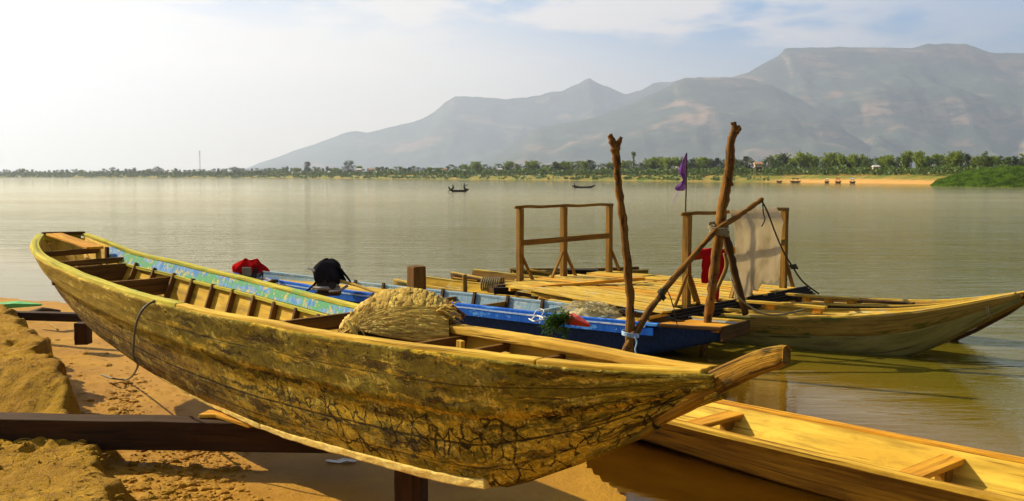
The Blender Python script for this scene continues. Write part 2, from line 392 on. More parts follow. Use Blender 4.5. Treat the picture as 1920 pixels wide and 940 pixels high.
for _k in range(46):
    _x = _fr.uniform(-6.2, -2.6); _y = _fr.uniform(5.2, 12.5); FOOT.append((_x, _y, _fr.uniform(-.6, .6) + 1.2, _fr.uniform(.10, .17), _fr.uniform(.03, .06)))
def footprints(x, y):
    z = 0
    for fx, fy, an, ln, dp in FOOT:
        dx, dy = x - fx, y - fy
        if abs(dx) < .25 and abs(dy) < .25:
            a = dx * math.cos(an) + dy * math.sin(an); b = -dx * math.sin(an) + dy * math.cos(an); r = (a / ln) ** 2 + (b / (ln * .42)) ** 2
            if r < 2.4: z += -dp * math.exp(-r * 2.2) + dp * .45 * math.exp(-(r - 1.5) ** 2 * 5)
    return z
def ground_z(x, y):
    d = sdist(x, y, SHORE)           # positive = river side
    if d > 0: z = -.030 * d - .08 * max(0, d - 1.6)
    else: z = min(.012 * -d, .035) + .004
    n0 = fbm(x * .9, y * .9, 1)
    if d < 3.0:
        e = sdist(x, y, SCARP) + .26 * fbm(x * 2.2, y * 2.2, 3) + .11 * fbm(x * 8, y * 8, 5)
        k = sm(.05, -.06, e)
        fpz = footprints(x, y) if -6.6 < x < -2.2 and 4.8 < y < 13 else 0
        top = .23 + .05 * sm(0, -3, e) + .045 * n0 + .05 * fbm(x * 3.1, y * 3.1, 8) + .055 * abs(fbm(x * 7, y * 6, 2)) + .035 * abs(fbm(x * 15, y * 12, 3)) + .022 * fbm(x * 26, y * 26, 4)
        top += fpz + .16 * sm(-1.5, -7, e) + .30 * sm(7.25, 8.1, y)
        fade = sm(1.3, .0, y - 13.2) if y > 13.2 else 1
        z = lerp(z, max(z, top * fade + z * (1 - fade)), k)
        if k < 1:   # rubble at the scarp's foot
            r = sm(.75, .0, e) * (1 - k); z += r * (.035 + .07 * max(0, fbm(x * 6, y * 6, 6)) + .022 * fbm(x * 22, y * 22, 7))
            z += (.010 * fbm(x * 3, y * 3, 9) + .004 * fbm(x * 14, y * 14, 9)) * sm(2.0, -1, d)
    return max(z, -4.0)
def coords(lo, hi, st, ext, g=1.35):
    c = []; x = lo
    while x <= hi + 1e-6: c.append(x); x += st
    a = []; x = lo; d = st
    while x > -ext: d *= g; x -= d; a.append(x)
    b = []; x = c[-1]; d = st
    while x < ext: d *= g; x += d; b.append(x)
    return a[::-1] + c + b
def sheet(name, xs, ys, zf, mat, attr=None):
    n = len(xs); V = []; A = []
    for y in ys:
        for x in xs:
            z = zf(x, y); V.append((x, y, z))
    Fc = [(j * n + i, j * n + i + 1, (j + 1) * n + i + 1, (j + 1) * n + i) for j in range(len(ys) - 1) for i in range(n - 1)]
    me = bpy.data.meshes.new(name); me.from_pydata(V, [], Fc); me.materials.append(mat)
    me.polygons.foreach_set('use_smooth', [True] * len(Fc))
    if attr:
        at = me.attributes.new('depth', 'FLOAT', 'POINT'); at.data.foreach_set('value', [attr(x, y) for x, y, _ in V])
    o = bpy.data.objects.new(name, me); COL.objects.link(o); return o
def sand_mat():
    m, T = newmat('river_sand'); ob = T.n('TexCoord').outputs['Object']; z = T.n('SeparateXYZ', None, Vector=ob).outputs[2]
    a = T.noise(ob, 1.4, 6, .6); b = T.noise(ob, 22, 6, .7); d = T.noise(ob, 110, 3, .6)
    c = T.mix(T.step(a, .35, .65), (.56, .32, .016), (.42, .22, .009))
    c = T.mix(T.step(b, .5, .72), c, (.24, .12, .010))
    c = T.mix(T.math('MULTIPLY', T.step(d, .58, .7), .35), c, (.62, .40, .08))
    # dark litter specks on the bank
    sp = T.step(T.noise(ob, 45, 4, .8), .63, .70)
    c = T.mix(T.math('MULTIPLY', sp, .7), c, (.10, .045, .006))
    dmp = T.step(T.noise(ob, 2.6, 7, .72), .53, .62); c = T.mix(T.math('MULTIPLY', dmp, .6), c, (.21, .10, .010))
    wet = T.math('MULTIPLY', T.step(z, .13, .07), T.step(a, .2, .5, .7, 1))
    c = T.mix(wet, c, T.mix(T.step(a, .3, .7), (.47, .235, .007), (.36, .17, .005)))
    gx = T.vec(ob, (1.2, 5, 1), rot=(0, 0, R(48)))
    rip = T.math('MULTIPLY', T.noise(gx, 6, 4, .6, 1.5), wet)
    vr = T.n('TexVoronoi', dict(feature='DISTANCE_TO_EDGE'), Vector=ob, Scale=34.0).outputs[0]
    h = T.math('ADD', T.math('MULTIPLY_ADD', b, 1.0, T.math('MULTIPLY', d, .4)), T.math('MULTIPLY', T.step(vr, 0, .2), .05))
    h = T.math('MULTIPLY', h, T.step(wet, 1, .3, .25, 1))
    rough = T.step(wet, 0, 1, .92, .72)
    p = finish(T, c, rough, h, 1.0, .05, .25); return m
M['sand'] = sand_mat()
xs = coords(-9.0, 2.0, .036, 120); ys = coords(4.0, 15.5, .045, 100)
ys = [y for y in ys if y > -60]
tag(sheet('ground', xs, ys, ground_z, M['sand']), 'orange sand of the near river bank', 'ground', kind='structure')

def water_mat():
    m, T = newmat('river_water'); ob = T.n('TexCoord').outputs['Object']
    dep = T.n('Attribute', dict(attribute_name='depth')).outputs['Fac']
    dist = T.n('VectorMath', dict(operation='LENGTH'), i0=ob).outputs[1]
    warp = T.noise(T.vec(ob, (.12, .2, 1)), 1, 3)
    r1 = T.noise(T.vec(ob, (.35, 1.9, 1), rot=(0, 0, R(6))), 1, 5, .6, .6)
    r2 = T.noise(T.vec(ob, (1.8, 5.2, 1), rot=(0, 0, R(-9))), 1, 4, .6, .8)
    r3 = T.noise(T.vec(ob, (.05, .32, 1), rot=(0, 0, R(4))), 1, 5, .6)
    h = T.math('ADD', T.math('MULTIPLY', r1, .11), T.math('MULTIPLY', r2, .034))
    h = T.math('ADD', h, T.math('MULTIPLY', r3, .30))
    calm = T.math('MULTIPLY', T.step(dep, .03, .45, .12, 1), T.step(dist, 8, 28, .34, 1))
    calm = T.math('MULTIPLY', calm, T.step(dist, 30, 200, 1, .22)); calm = T.math('MULTIPLY', calm, T.step(T.noise(T.vec(ob, (.02, .05, 1)), 1, 4), .38, .62, .75, 1.15))
    b = T.n('Bump', None, Strength=.85, Distance=1.0, Height=T.math('MULTIPLY', h, calm))
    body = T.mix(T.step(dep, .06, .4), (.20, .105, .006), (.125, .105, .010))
    body = T.mix(T.step(dist, 20, 110), body, (.38, .33, .18))  # paler, warmer body far out stands in for reflected sky
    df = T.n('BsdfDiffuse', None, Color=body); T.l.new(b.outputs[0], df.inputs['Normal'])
    tr = T.n('BsdfTransparent', None, Color=(.93, .80, .42))
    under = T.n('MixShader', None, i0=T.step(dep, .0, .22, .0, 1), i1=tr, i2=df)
    gl = T.n('BsdfGlossy', None, Color=(1, .94, .74), Roughness=.05); T.l.new(b.outputs[0], gl.inputs['Normal'])  # warm sky tone painted into the reflection colour
    fr = T.n('Fresnel', None, IOR=1.333); T.l.new(b.outputs[0], fr.inputs['Normal'])
    fac = T.math('MULTIPLY_ADD', fr, .95, .03)
    T.n('OutputMaterial', None, Surface=T.n('MixShader', None, i0=fac, i1=under, i2=gl)); return m
M['water'] = water_mat()
wx = coords(-14, 14, .16, 14000, 1.3); wy = coords(3.6, 20, .16, 12000, 1.3); wy = [y for y in wy if y > -60]
def depth_at(x, y):
    if x > 40 or y > 45: return 3.0
    return max(0, -ground_z(x, y))
tag(sheet('river', wx, wy, lambda x, y: 0.0, M['water'], depth_at), 'calm silty brown river', 'river', kind='structure')

# ------------------------------------------------------------------ far bank
BANKW = [(-700, 2.2), (0, 2.8), (500, 4.0), (900, 7.3), (1150, 9.5), (1300, 11), (1500, 12.5), (1740, 15.5), (1900, 17.5), (2100, 19.5), (2600, 24)]
def bankY(px): return 3895 / interp(px, BANKW)
def bx(px, Y): return (px - 960) / F * Y
def far_mat():
    m, T = newmat('far_bank'); uv = T.n('TexCoord').outputs['UV']; ob = T.n('TexCoord').outputs['Object']
    v = T.n('SeparateXYZ', None, Vector=uv).outputs[1]
    px = T.n('SeparateXYZ', None, Vector=uv).outputs[0]
    a = T.noise(T.vec(ob, (.035, .10, .2)), 1, 5, .65); b = T.noise(T.vec(ob, (.16, .3, .5)), 1, 4, .65)
    c = T.mix(T.step(T.math('MULTIPLY_ADD', b, .4, a), .55, .75), (.11, .15, .010), (.32, .21, .04))
    c = T.mix(T.step(T.noise(T.vec(ob, (.09, .4, 1), loc=(4, 0, 0)), 1, 5), .47, .58), c, (.10, .15, .012))
    beach = T.math('MULTIPLY', T.step(px, 13.8, 15.2), T.step(T.math('MULTIPLY_ADD', b, .5, v), .85, .60))
    c = T.mix(beach, c, T.mix(b, (.62, .36, .10), (.50, .26, .06)))
    low = T.step(v, .16, .05); c = T.mix(T.math('MULTIPLY', low, .7), c, (.30, .19, .05))
    inl = T.step(v, .95, 1.2); c = T.mix(inl, c, (.09, .11, .02))
    finish(T, c, .9, b, .5, .3); return m
M['far'] = far_mat()
mb = MB(); P = []; cols = list(range(-700, 2620, 12)); rows = [0, .12, .3, .5, .7, .85, 1.0, 1.3, 2.2, 5, 20]
for px in cols:
    Y0 = bankY(px); wd = 22 + .03 * Y0; row = []
    for r in rows:
        Y = Y0 + wd * r; x = bx(px, Y0) * (Y / Y0)
        z = (-.4 + 3.5 * min(r, 1) ** 1.25) if r < 1 else 3.1 + .05 * min(r - 1, 4)
        z += .35 * fbm(x * .03, Y * .03, 2) * (1 if 0 < r else 0) + (.5 * fbm(x * .12, r * 3, 5) if 0 < r < 1 else 0)
        row.append((x, Y, z))
    P.append(row)
mb.grid([list(r) for r in zip(*P)], lambda i, j: (cols[min(j, len(cols) - 1)] / 100, rows[i]))
tag(mb.build('far_river_bank', M['far'], loc=(0, 300, 0), smooth=True), 'low green and sandy bank across the river', 'bank', kind='structure')
mb = MB(); gx = coords(-3000, 3000, 300, 14000); gy = [700, 1000, 1400, 2000, 3000, 4500, 6500, 9000, 12000]
P = []
for Y in gy:
    P.append([(x, Y, 2.4 if Y * .68 > bankY(960 + x / Y * F) else -3) for x in gx])
M['plain'] = plain('plain_grass', (.07, .09, .018), .95)
mb.grid(P); tag(mb.build('plain', M['plain'], loc=(0, 3000, 0)), 'flat farmland behind the far bank', 'land', kind='structure')

# mountains ---------------------------------------------------------
def mount_mat():
    m, T = newmat('mountain_forest'); ob = T.n('TexCoord').outputs['Object']
    a = T.noise(T.vec(ob, (.0016, .0016, .004)), 1, 7, .65); b = T.noise(T.vec(ob, (.006, .006, .02)), 1, 5, .6)
    c = T.mix(T.step(b, .35, .65), (.034, .048, .034), (.060, .076, .045))
    rock = T.step(T.math('MULTIPLY_ADD', b, .25, a), .66, .78)
    c = T.mix(T.math('MULTIPLY', rock, .62), c, (.36, .21, .14))
    g = T.n('SeparateXYZ', None, Vector=T.n('NewGeometry').outputs['Normal']).outputs[2]
    cliff = T.math('MULTIPLY', T.step(g, .78, .60), T.step(b, .40, .6)); c = T.mix(T.math('MULTIPLY', cliff, .8), c, (.36, .22, .15))
    finish(T, c, .95, b, .8, 30); return m
M['mount'] = mount_mat()
def mountain(name, prof, Yr, Yb, seed, label, cliffs=.0, back=2600, amp=1.0, step_=5):
    """ridge surveyed from its skyline at distance Yr, foot at Yb, modelled with spurs and gullies"""
    cols = []; x = prof[0][0]
    while x <= prof[-1][0]: cols.append(x); x += step_
    nr = 46; mb = MB(); P = []
    for i in range(nr + 9):
        row = []
        for px in cols:
            zr = HC + (330 - interp(px, prof)) * Yr / F
            zr += zr * (.012 if cliffs > .7 else .030) * fbm(px * .045, seed, 1)
            if i <= nr:
                t = i / nr; Y = lerp(Yb, Yr, t); X = (px - 960) / F * Yr * lerp(.93, 1.0, t)
                sp = fbm(X * .0011, Y * .00045, seed, 5); g2 = abs(fbm(X * .0024, Y * .0012, seed + 5, 4))
                base = t ** 1.35
                if cliffs: base = lerp(base, .58 * t ** 1.1 + (.26 * sm(.50, .60, t) + .16 * sm(.86, .97, t)), cliffs)
                env = math.sin(math.pi * min(1, t * 1.02)) ** .8 if t < 1 else 0
                z = zr * (base + amp * env * (.42 * sp - .34 * g2 * (1 - t * .3)))
                zmax = zr * (Y / Yr) * .985 if t < 1 else zr
                z = min(z, zmax)
            else:
                t = (i - nr) / 8; Y = Yr + back * t; X = (px - 960) / F * Yr * (1 + .1 * t); z = zr * (1 - t ** 1.5)
            row.append((X, Y, max(z, -2) if i < nr else z))
        P.append(row)
    mb.grid(P, None)
    return tag(mb.build(name, M['mount'], loc=(0, Yr, 0), smooth=True), label, 'mountain', kind='structure')
mountain('far_mountain', [(440, 332), (490, 305), (520, 296), (560, 281), (600, 268), (650, 250), (672, 246), (690, 250), (730, 240), (790, 226), (815, 212), (835, 193), (855, 182), (905, 184), (950, 188), (990, 184), (1030, 176), (1050, 173), (1085, 158), (1104, 149), (1120, 158), (1150, 170), (1172, 179), (1200, 171), (1222, 158), (1250, 156), (1330, 156), (1420, 160), (1550, 190), (1700, 240), (1900, 330)], 9800, 7400, 11, 'pale blue mountain with a flat shoulder and a pointed peak', .3, amp=.7)
mountain('near_mountain', [(800, 332), (850, 320), (930, 292), (985, 256), (1010, 240), (1060, 232), (1110, 222), (1150, 208), (1200, 188), (1250, 166), (1262, 155), (1290, 148), (1365, 147), (1400, 150), (1440, 160), (1500, 190), (1560, 250), (1650, 330)], 6900, 4600, 23, 'brown green mountain spur with exposed cliffs', .6, amp=.8)
mountain('table_mountain', [(1150, 332), (1250, 240), (1330, 165), (1366, 148), (1400, 138), (1430, 120), (1455, 108), (1466, 94), (1500, 93), (1570, 92), (1640, 93), (1700, 94), (1716, 90), (1730, 86), (1800, 86), (1815, 90), (1830, 97), (1852, 103), (1900, 103), (1960, 106), (2050, 125), (2200, 160), (2500, 230), (2800, 332)], 7900, 5000, 37, 'broad flat topped blue mountain rising highest on the right', .75, amp=1.0)

# ================================================================== the big weathered boat
K0 = Vector((-.085, 5.267, 0)); D0 = Vector((-.687, .727, 0)).normalized(); N0 = Vector((-.727, -.687, 0)).normalized()
BT = [  # s, half width, rail z, chine half width, bottom z, centre shift
 (-1.45, .035, 1.225, .010, 1.135, 0), (-1.2, .07, 1.20, .012, 1.02, 0), (-.8, .18, 1.18, .015, .775, 0), (-.4, .26, 1.17, .018, .575, 0), (-.15, .29, 1.165, .022, .475, 0),
 (0, .30, 1.16, .045, .430, 0), (.4, .34, 1.15, .10, .405, 0), (.8, .36, 1.14, .14, .400, 0), (1.2, .40, 1.14, .18, .398, 0), (1.6, .43, 1.15, .21, .395, 0),
 (2.0, .47, 1.15, .235, .405, 0), (2.4, .50, 1.16, .25, .43, 0), (2.8, .52, 1.175, .265, .46, 0), (3.2, .54, 1.19, .27, .50, 0), (3.6, .54, 1.21, .27, .55, 0), (4.0, .53, 1.23, .26, .60, 0),
 (4.4, .515, 1.25, .245, .655, 0), (4.8, .49, 1.28, .22, .71, 0), (5.2, .46, 1.30, .19, .79, 0), (5.6, .42, 1.335, .15, .90, 0), (5.85, .385, 1.375, .13, 1.02, -.01), (6.1, .34, 1.41, .12, 1.14, -.04), (6.35, .28, 1.44, .12, 1.27, -.09), (6.6, .22, 1.46, .12, 1.36, -.14)]
def st(tab, s): return [smooth_interp(s, tab, k) for k in range(1, 6)]
class Frame:
    def __init__(s, o, d, n, tab): s.o, s.d, s.n, s.tab = o, d, n, tab
    def P(s, a, t, z): return Vector((s.o.x, s.o.y, 0)) + s.d * a + s.n * t + Vector((0, 0, z))
    def side(s, a, h, off=0.0, pw=.82):      # h 0 chine .. 1 rail ; off outward
        hw, zg, tc, zc, c = st(s.tab, a); return lerp(tc, hw, h ** pw) + off, lerp(zc, zg, h), c
BF = Frame(K0, D0, N0, BT)
boat = thing('wooden_boat', (K0.x, K0.y, .40), 'big weathered wooden river boat propped on timbers at the water\'s edge, nearest of all boats', 'boat')
def hull_seam(a): return interp(a, [(-1.4, .50), (0, .56), (1.5, .60), (3, .62), (6.6, .60)])
def shell(fr, s0, s1, ds, sgn, offo, offi, hs=None, amp=.006, nh=14, upper=True, lower=True, seed=0):
    """one side of a planked hull: lower planks with the upper strake lapped over them"""
    mb = MB(); ns = int((s1 - s0) / ds)
    S_ = [s0 + (s1 - s0) * i / ns for i in range(ns + 1)]
    prof = []
    for part in ('lo', 'up'):
        if part == 'lo' and not lower or part == 'up' and not upper: continue
        hh = [k / nh for k in range(nh + 1)]
        P = []; HV = []
        for a in S_:
            sm_ = hs(a) if hs else 1.0
            lo, hi = (0, sm_ + .02) if part == 'lo' else (sm_ - .0, 1.0)
            row = []
            for k in hh:
                h = lerp(lo, hi, k)
                lap = .016 if part == 'up' else 0
                if part == 'up' and k == 0: pass
                t, z, c = fr.side(a, h, offo + lap)
                bump = amp * (1.6 * fbm(a * 1.1, h * 3.1, seed + sgn) + .9 * fbm(a * 6, h * 9, seed + 4 + sgn) + .35 * fbm(a * 20, h * 22, seed + 9))
                if part == 'lo': bump += amp * .8 * math.sin(h / sm_ * math.pi * 2.0 - 1.2)
                edge = -.010 * (k == 0) * (part == 'up')
                row.append((fr.P(a, c + sgn * max(.004, t + bump + edge), z)))
            if part == 'up':      # ledge underneath the lap
                t, z, c = fr.side(a, lo, offo - .012); row.insert(0, fr.P(a, c + sgn * max(.002, t), z))
            P.append(row)
        m = len(P[0])
        def uvf(i, j, P=P, part=part, m=m):
            a = S_[min(i, ns)]; sm_ = hs(a) if hs else 1
            k = (j - (1 if part == 'up' else 0)) / nh; k = max(0, k)
            h = lerp(0, sm_, k) if part == 'lo' else lerp(sm_, 1, k)
            return (a + seed * 7, h + (3 * (sgn < 0)))
        if sgn < 0: P = [r for r in P]
        mb.grid(P, uvf)
    if sgn < 0: mb.f = [tuple(reversed(f)) for f in mb.f]; mb.uv = [tuple(reversed(q)) for q in mb.uv]
    return mb
def solid(o, th, off=-1): 
    md = o.modifiers.new('thickness', 'SOLIDIFY'); md.thickness = th; md.offset = off; return o
near = shell(BF, -1.42, 6.6, .025, 1, .0, 0, hull_seam, .008, 18)
nf = near
fr_ = shell(BF, -1.42, 6.6, .06, -1, .0, 0, hull_seam, .006, 8)
h1 = solid(near.build('side_planking', M['hull'], boat, smooth=True), .022, 1)
h2 = solid(fr_.build('side_planking', M['hull'], boat, smooth=True), .022, 1)
# inner lining on both sides, seen between the ribs
for sg in (1, -1):
    il = MB(); P = []; SS = [-1.2 + .1 * i for i in range(78)]
    for a in SS:
        row = []
        for k in range(9):
            t, z, c = BF.side(a, .02 + .93 * k / 8, -.030); row.append(BF.P(a, c + sg * max(.004, t), z))
        P.append(row)
    il.grid(P, lambda i, j: (SS[min(i, 77)] if i < 78 else 6.6, j * .09))
    if sg > 0: il.f = [tuple(reversed(f)) for f in il.f]; il.uv = [tuple(reversed(q)) for q in il.uv]
    il.build('inner_lining', M['inner'], boat, smooth=True)
# bottom planking and floor
for nm, dz, inset, mt in (('bottom_planking', .0, 0, M['hull']), ('floor', .05, .02, M['inner'])):
    fl = MB(); P = []; SS = [-1.4 + .1 * i for i in range(81)]
    for a in SS:
        hw, zg, tc, zc, c = st(BT, a); tt = max(.004, tc + (0 if dz == 0 else .05) - inset)
        P.append([BF.P(a, c + tt * q, zc + dz + (.0)) for q in (-1, -.5, 0, .5, 1)])
    fl.grid(P, lambda i, j: (i * .1, j * .12)); fl.build(nm, mt, boat)
# stem timber with its long raised nose
LOWSTEM = [(.03, .437, .05, .05), (-.10, .452, .05, .05), (-.25, .512, .05, .05), (-.49, .627, .05, .05), (-.86, .815, .055, .055), (-1.0, .90, .07, .075), (-1.08, .96, .085, .09)]
pth = [(.03, .445, .030, .03), (-.10, .460, .032, .035), (-.25, .520, .035, .04), (-.49, .635, .035, .04), (-.86, .825, .045, .05), (-1.0, .905, .06, .07), (-1.10, .985, .085, .10), (-1.22, 1.07, .11, .125), (-1.34, 1.145, .11, .13), (-1.46, 1.215, .105, .12), (-1.56, 1.27, .095, .11), (-1.64, 1.305, .085, .105), (-1.70, 1.325, .075, .095), (-1.725, 1.335, .06, .075)]
def resample(pts, n):
    out = []; 
    for i in range(len(pts) - 1):
        for k in range(n): out.append(tuple(lerp(a, b, k / n) for a, b in zip(pts[i], pts[i + 1])))
    out.append(pts[-1]); return out
def rounded_bar(mb, fr, pth, seed=0, kk=16):
    P = []; L = 0; pr = None; Ls = []
    for (a, z, wd, th) in pth:
        row = []
        for j in range(kk):
            an = 2 * math.pi * j / kk; cx, cy = math.cos(an), math.sin(an)
            e = .55; x = math.copysign(abs(cx) ** e, cx) * wd / 2; y = math.copysign(abs(cy) ** e, cy) * th / 2
            f = 1 + .10 * fbm(a * 7, cx * 1.3, cy * 1.3 + seed); row.append(fr.P(a, x * f, z + y * f))
        P.append(row); c = fr.P(a, 0, z); L += (c - pr).length if pr else 0; pr = c; Ls.append(L)
    b = mb.grid(P, lambda i, j: (Ls[i] + seed, j * .025), wrap=True)
    mb.face([b + j for j in range(kk)]); e = b + (len(pth) - 1) * kk; mb.face([e + j for j in reversed(range(kk))])
mb = MB(); rounded_bar(mb, BF, resample(pth[6:], 5), 2.0)
mb.build('stem', M['stem'], boat, smooth=True)
mb = MB(); rounded_bar(mb, BF, resample(LOWSTEM, 4), 7.0); mb.build('stem_foot', M['stemlow'], boat, smooth=True)
# gunwales
def rail(mb, fr, s0, s1, sgn, wd, th, out=.0, dz=0.0, ds=.08, jit=.0015):
    n = max(2, int((s1 - s0) / ds)); pts = []; wds = []
    for i in range(n + 1):
        a = lerp(s0, s1, i / n); hw, zg, tc, zc, c = st(fr.tab, a)
        wob = .006 * fbm(a * 1.7, sgn * 4, 3); w_ = wd(a) if callable(wd) else wd
        pts.append(fr.P(a, c + sgn * (hw - w_ / 2 + out + .012 + wob), zg + dz + .005 * fbm(a * 2, 9, sgn))); wds.append(w_ * (1 + .12 * fbm(a * 3, 1, sgn * 2)))
    mb.path_board(pts, wds, th, None, jit)
for s0, s1, mt in ((-1.36, -.55, 'rail'), (-.545, 2.62, 'rail'), (2.63, 6.6, 'greenrail')):
    mb = MB(); rail(mb, BF, s0, s1, 1, .075, .042, out=.012, dz=.0); mb.build('gunwale', M[mt], boat, bevel=.008)
mb = MB(); rail(mb, BF, -1.36, 1.3, -1, lambda a: .115 - .045 * max(0, -a - .3), .045); mb.build('gunwale', M['raw'], boat, bevel=.008)
mb = MB(); rail(mb, BF, 1.305, 6.6, -1, .055, .030); mb.build('gunwale', M['greenrail'], boat, bevel=.006)
# painted inner strake on the far side
mb = MB(); P = []; n = 60
for i in range(n + 1):
    a = lerp(1.15, 5.9, i / n); hw, zg, tc, zc, c = st(BT, a); hh = lerp(.085, .095, i / n)
    q = (hw - tc) / (zg - zc)
    P.append([BF.P(a, c - (hw - .040 - q * hh), zg - hh), BF.P(a, c - (hw - .040 - q * .016), zg - .016), BF.P(a, c - (hw - .01), zg - .017), BF.P(a, c - (hw - .01 - q * hh), zg - hh)])
mb.grid(P, lambda i, j: (i * .08, j * .13), wrap=True); tag(mb.build('inner_strake', M['bluechip'], boat), 'inner top plank with chipped pale blue and green paint')
mb = MB(); P = []
mb.path_board([BF.P(a, st(BT, a)[4] - (st(BT, a)[0] - .045 - (st(BT, a)[0] - st(BT, a)[2]) / (st(BT, a)[1] - st(BT, a)[3]) * .10), st(BT, a)[1] - .105) for a in [1.2 + .12 * i for i in range(38)]], .03, .022)
mb.build('stringer', M['greenrail'], boat)
# crusted strip along the near chine
mb = MB(); pts = []; wds = []; ths = []
for i in range(60):
    a = lerp(-.02, 3.5, i / 59); hw, zg, tc, zc, c = st(BT, a); f = 1 - .55 * i / 59
    pts.append(BF.P(a, tc + .020 * f, zc + .012)); wds.append(.085 * f); ths.append(.042 * f + .01)
mb.path_board(pts, wds, ths, None, .003); mb.build('chine_strip', M['strip'], boat, bevel=.008)
mb = MB(); pts = []
for i in range(40):
    a = lerp(0, 3.5, i / 39); hw, zg, tc, zc, c = st(BT, a); pts.append(BF.P(a, -tc - .01, zc + .01))
mb.path_board(pts, .05, .04); mb.build('chine_strip', M['strip'], boat)
# ribs
for k in range(11):
    a = 1.98 + .335 * k; mb = MB(); pts = []; ups = []
    for sg, hs_ in ((-1, [.86, .7, .5, .3, .12]), (1, [.12, .3, .5, .7, .86])):
        for h in hs_:
            t, z, c = BF.side(a, h, -.052); pts.append(BF.P(a + .01 * math.sin(k * 3.1) + .03 * (h - .5), c + sg * t, z + (.03 if h < .2 else 0))); ups.append(N0 * (-sg) + Vector((0, 0, .6)))
    mb.path_board(pts, .030, .045, ups, .002); mb.build('rib', M['thw'], boat, bevel=.004)
# thwarts: planks on edge across the boat
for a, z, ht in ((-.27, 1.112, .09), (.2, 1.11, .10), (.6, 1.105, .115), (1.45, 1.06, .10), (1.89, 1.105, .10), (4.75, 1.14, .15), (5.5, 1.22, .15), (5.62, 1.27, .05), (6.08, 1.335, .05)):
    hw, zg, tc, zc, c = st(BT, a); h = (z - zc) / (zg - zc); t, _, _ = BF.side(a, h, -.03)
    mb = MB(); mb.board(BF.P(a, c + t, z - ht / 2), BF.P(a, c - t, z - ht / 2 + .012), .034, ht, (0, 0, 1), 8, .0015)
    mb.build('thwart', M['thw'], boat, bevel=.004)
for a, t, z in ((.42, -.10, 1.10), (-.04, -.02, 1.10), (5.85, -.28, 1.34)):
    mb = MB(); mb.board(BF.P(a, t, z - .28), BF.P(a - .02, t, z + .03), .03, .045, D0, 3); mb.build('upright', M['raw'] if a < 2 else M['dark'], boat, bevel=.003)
for t in (-.12, .15):
    mb = MB(); mb.board(BF.P(-.75, t * .4, 1.08), BF.P(.2, t * 1.4, 1.05), .08, .025, (0, 0, 1), 6, .002); mb.build('bottom_board', M['mid'], boat)
mb = MB(); hw, zg, tc, zc, c = st(BT, 6.6)
mb.board(BF.P(6.6, c + tc + .06, (zg + zc) / 2 + .01), BF.P(6.6, c - tc - .06, (zg + zc) / 2 + .01), .03, zg - zc + .01, (0, 0, 1)); mb.build('transom', M['greenrail'], boat, bevel=.004)
mb = MB(); mb.board(BF.P(6.58, c + .2, zg + .02), BF.P(6.58, c - .21, zg + .012), .06, .03, (0, 0, 1)); mb.build('stern_cap', M['dark'], boat, bevel=.004)
# loose board on the stern
mb = MB(); mb.board(BF.P(6.48, -.02, 1.475), BF.P(5.55, -.06, 1.385), .16, .022, (0, 0, 1), 6, .002)
tag(mb.build('loose_board', M['orange'], bevel=.004), 'short orange board lying lengthwise on the stern of the big boat', 'board')
mb = MB(); mb.board(BF.P(4.45, -.12, .78), BF.P(4.28, .05, .74), .20, .012, (.1, .2, 1)); tag(mb.build('paper_sheet', M['plastic']), 'small white sheet lying inside the stern of the big boat', 'sheet')
# hose over the rail
def spline(ps, n=8):
    ps = [Vector(p) for p in ps]; out = []
    for i in range(len(ps) - 1):
        p0, p1, p2, p3 = ps[max(i - 1, 0)], ps[i], ps[i + 1], ps[min(i + 2, len(ps) - 1)]
        for k in range(n):
            t = k / n; out.append(.5 * ((2 * p1) + (p2 - p0) * t + (2 * p0 - 5 * p1 + 4 * p2 - p3) * t * t + (3 * p1 - p0 - 3 * p2 + p3) * t ** 3))
    out.append(ps[-1]); return out
mb = MB(); mb.tube(spline([WY(352, 588, 7.45), WY(330, 566, 7.25), WY(300, 562, 7.05), WY(272, 576, 6.95), WY(256, 605, 6.95), WY(251, 640, 7.0), WY(250, 668, 7.05), WY(258, 688, 7.4), W(240, 711, .10), W(212, 710, .12), W(190, 703, .10)]), .0085, 8)
tag(mb.build('hose', M['hose'], smooth=True), 'thin dark hose looped over the near rail of the big boat', 'hose')

